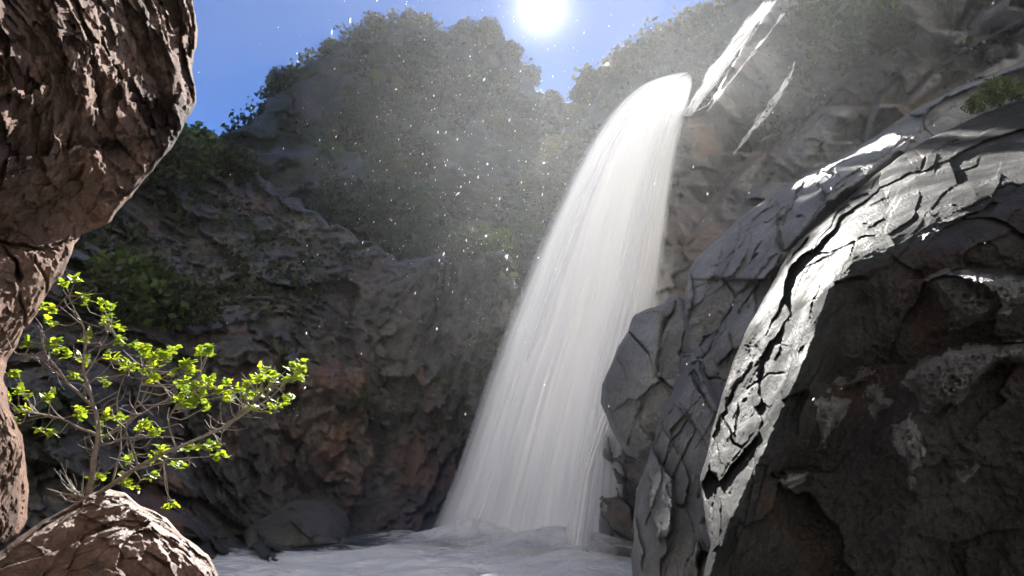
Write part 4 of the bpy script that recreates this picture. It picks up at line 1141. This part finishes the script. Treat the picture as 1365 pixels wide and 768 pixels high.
def one_leaf(base, direc, nrm, L):
    direc = direc / np.linalg.norm(direc); nrm = nrm - (nrm @ direc) * direc; nrm /= np.linalg.norm(nrm) + 1e-9; side = np.cross(direc, nrm)
    pts = [base, base + direc * L * .32 + nrm * L * .05]
    for (x, y) in lobes:
        pts.append(base + side * x * L + direc * y * L + nrm * L * (.30 * abs(x) ** 1.3 - .22 * max(0, y - .4) ** 2 + random.uniform(-.02, .02)))
    n = len(lobes)
    f = [(1, 2 + i, 3 + i) for i in range(n - 1)] + [(0, 2, 1), (0, 1, 1 + n)]
    return np.array(pts), np.array(f)


clusters = clusters + [(x_ + random.uniform(-26, 26), y_ + random.uniform(-18, 14)) for (x_, y_) in clusters if random.random() < .95]
for ci, (x, y) in enumerate(clusters):
    c0 = fp(x, y, 0); d_ = np.linalg.norm(allp - c0 + np.outer((c0 - allp) @ FWD, FWD), axis=1)
    near = allp[np.argmin(d_ + .15 * RNG.random(len(d_)))]
    dd = float((near - CAM) @ FWD) - FIG_D + random.uniform(-.12, .12)
    tip = fp(x, y, dd)
    mid = (near + tip) / 2 + np.array([random.uniform(-.03, .03), random.uniform(-.04, .04), random.uniform(-.05, .0)])
    tw = curve([near, mid, tip], 7)
    V, F = tube(tw, np.linspace(.0035, .0022, 7), 5); TV.append(V); TF.append(F + tb); tb += len(V)
    out = tip - near; out /= np.linalg.norm(out) + 1e-6
    for q in range(random.choice((7, 8, 9, 10))):
        di = np.array([random.uniform(-1, 1), random.uniform(-1, 1), random.uniform(-.25, .75)]) + out * .35
        nr = np.array([random.uniform(-.5, .5), random.uniform(-.5, .3), 1.0])
        b0 = tip + np.array([random.uniform(-.02, .02) for _ in range(3)])
        V, F = one_leaf(b0, di, nr, random.uniform(.024, .05)); LV.append(V); LF.append(F + lb); lb += len(V)
# bare side twigs
for q in range(150):
    a = allp[random.randrange(len(allp))]
    e = a + np.array([random.uniform(-.16, .16), random.uniform(-.12, .12), random.uniform(-.08, .16)])
    V, F = tube(curve([a, (a + e) / 2 + np.array([random.uniform(-.03, .03), 0, random.uniform(-.03, .03)]), e], 6), np.linspace(.003, .0014, 6), 5); TV.append(V); TF.append(F + tb); tb += len(V)
adopt(new_mesh('twigs', np.vstack(TV), np.vstack(TF), M_FIGBARK, origin=fp(222, 600)), fig)
M_FIG = leaf_mat('fresh_fig_leaves', (.14, .25, .012), (.44, .50, .03), .55)
adopt(new_mesh('leaves', np.vstack(LV), np.vstack(LF), M_FIG, True, origin=fp(222, 600)), fig)

# dry twigs beside the trunk
DV, DF = [], []; db = 0
b0 = at(105, 668, 4.5)
for q in range(26):
    e = b0 + np.array([random.uniform(-.22, .12), random.uniform(-.1, .1), random.uniform(.02, .26)])
    m_ = (b0 + e) / 2 + np.array([random.uniform(-.04, .04) for _ in range(3)])
    V, F = tube(curve([b0 + np.array([random.uniform(-.08, .08), 0, 0]), m_, e], 7), np.linspace(.004, .0012, 7), 5); DV.append(V); DF.append(F + db); db += len(V)
tag(new_mesh('dry_shrub', np.vstack(DV), np.vstack(DF), M_FIGBARK), 'low tangle of bare dry twigs left of the fig trunk', 'shrub')

# ------------------------------------------------------------------ spray in the air
def spray():
    r = np.random.default_rng(55); n = 1100
    px = r.normal(630, 120, n); py = r.normal(220, 120, n); d = r.uniform(2.2, 9, n)
    px[:200] = r.uniform(300, 1330, 200); py[:200] = r.uniform(0, 560, 200)
    c = at(px, py, d); c = c[c[:, 2] > .3]; n = len(c)
    rad = (.0008 + .0020 * r.uniform(0, 1, n) ** 2.4) * r.choice([1, 1, 1.6], n); L = rad * r.uniform(1.0, 3.2, n)
    ax = np.stack([r.normal(.25, .25, n), r.normal(0, .2, n), np.ones(n)], 1); ax /= np.linalg.norm(ax, axis=1)[:, None]
    u = np.cross(ax, [0, 1, 0]); u /= np.linalg.norm(u, axis=1)[:, None]; w = np.cross(ax, u)
    V = np.stack([c + ax * L[:, None], c + u * rad[:, None], c + w * rad[:, None], c - u * rad[:, None], c - w * rad[:, None], c - ax * L[:, None]], 1).reshape(-1, 3)
    i = np.arange(n)[:, None] * 6
    f = np.array([(0, 1, 2), (0, 2, 3), (0, 3, 4), (0, 4, 1), (5, 2, 1), (5, 3, 2), (5, 4, 3), (5, 1, 4)])
    F = (i[:, :, None] + f[None]).reshape(-1, 3)
    m, nn, l = mat_new('water_droplets'); o = nn.new('ShaderNodeOutputMaterial'); a = nn.new('ShaderNodeBsdfTranslucent'); a.inputs[0].default_value = (.95, .95, .95, 1)
    b = nn.new('ShaderNodeBsdfDiffuse'); b.inputs[0].default_value = (.9, .9, .9, 1); x = nn.new('ShaderNodeMixShader'); x.inputs[0].default_value = .35
    l.new(a.outputs[0], x.inputs[1]); l.new(b.outputs[0], x.inputs[2]); l.new(x.outputs[0], o.inputs[0])
    return tag(new_mesh('spray', V, F, m, True), 'fine white spray droplets drifting in the air', kind='stuff')


spray()


def volume_box(name, lo, hi, dens, g, col=(1, 1, 1)):
    x0, y0, z0 = lo; x1, y1, z1 = hi
    V = np.array([(x, y, z) for z in (z0, z1) for y in (y0, y1) for x in (x0, x1)], float)
    F = np.array([(0, 2, 3, 1), (4, 5, 7, 6), (0, 1, 5, 4), (2, 6, 7, 3), (0, 4, 6, 2), (1, 3, 7, 5)])
    m, n, l = mat_new(name + '_air'); o = n.new('ShaderNodeOutputMaterial'); p = n.new('ShaderNodeVolumePrincipled')
    p.inputs['Color'].default_value = (*col, 1); p.inputs['Density'].default_value = dens; p.inputs['Anisotropy'].default_value = g
    l.new(p.outputs[0], o.inputs['Volume'])
    return tag(new_mesh(name, V, F, m, False), 'thin bright haze of spray in the air', kind='stuff')


volume_box('haze', (-128, -72, -2.6), (128, 121, 78), .00012, .55, (.97, .98, 1))


def mist(name, c, r, dens, g, label, wisp=.5):
    """a drifting cloud of spray, thick in the middle and thinning out to nothing at its border"""
    th = np.linspace(0, np.pi, 25); ph = np.linspace(0, 2 * np.pi, 48, endpoint=False); T, Q = np.meshgrid(th, ph, indexing='ij')
    V = np.stack([np.sin(T) * np.cos(Q) * r[0], np.sin(T) * np.sin(Q) * r[1], np.cos(T) * r[2]], -1).reshape(-1, 3) + np.array(c)
    i = np.arange(T.size).reshape(T.shape); j = np.roll(i, -1, 1)
    F = np.stack([i[:-1].ravel(), i[1:].ravel(), j[1:].ravel(), j[:-1].ravel()], 1)
    m, n, l = mat_new(name + '_air'); o = n.new('ShaderNodeOutputMaterial'); p = n.new('ShaderNodeVolumePrincipled')
    p.inputs['Anisotropy'].default_value = g; p.inputs['Color'].default_value = (.9, .95, 1, 1)
    tc = n.new('ShaderNodeTexCoord'); mp = n.new('ShaderNodeMapping'); mp.inputs['Scale'].default_value = tuple(1 / k for k in r)
    l.new(tc.outputs['Object'], mp.inputs[0])
    ln = n.new('ShaderNodeVectorMath'); ln.operation = 'LENGTH'; l.new(mp.outputs[0], ln.inputs[0])
    mr = n.new('ShaderNodeMapRange'); mr.interpolation_type = 'SMOOTHSTEP'; mr.inputs['From Min'].default_value = 1; mr.inputs['From Max'].default_value = .1
    l.new(ln.outputs['Value'], mr.inputs['Value'])
    t = noise_node(n, l, tc.outputs['Object'], .55, 3, .55, .6)
    w = n.new('ShaderNodeMapRange'); w.inputs['From Min'].default_value = .35; w.inputs['From Max'].default_value = .65; w.inputs['To Min'].default_value = 1 - wisp; w.inputs['To Max'].default_value = 1 + wisp
    l.new(t.outputs[0], w.inputs[0])
    m1 = n.new('ShaderNodeMath'); m1.operation = 'MULTIPLY'; l.new(mr.outputs[0], m1.inputs[0]); l.new(w.outputs[0], m1.inputs[1])
    m2 = n.new('ShaderNodeMath'); m2.operation = 'MULTIPLY'; m2.inputs[1].default_value = dens; l.new(m1.outputs[0], m2.inputs[0])
    l.new(m2.outputs[0], p.inputs['Density']); l.new(p.outputs[0], o.inputs['Volume'])
    return tag(new_mesh(name, V, F, m, True, origin=c), label, kind='stuff')


mist('mist', (3.4, 10.5, 6.4), (7, 7.4, 8.0), .0032, .6, 'thin spray veil added to lighten the view of the right cliff')  # spray cloud added to veil and brighten the cliff behind it
mist('mist', (-2.2, 20, 9.5), (9.5, 9, 9.5), .0008, .5, 'thin sunlit spray drifting in front of the dome hill')
mist('mist', (-.4, 14.0, .4), (5.2, 3.2, 2.6), .06, .3, 'spray rising where the falls hit the pool', .7)
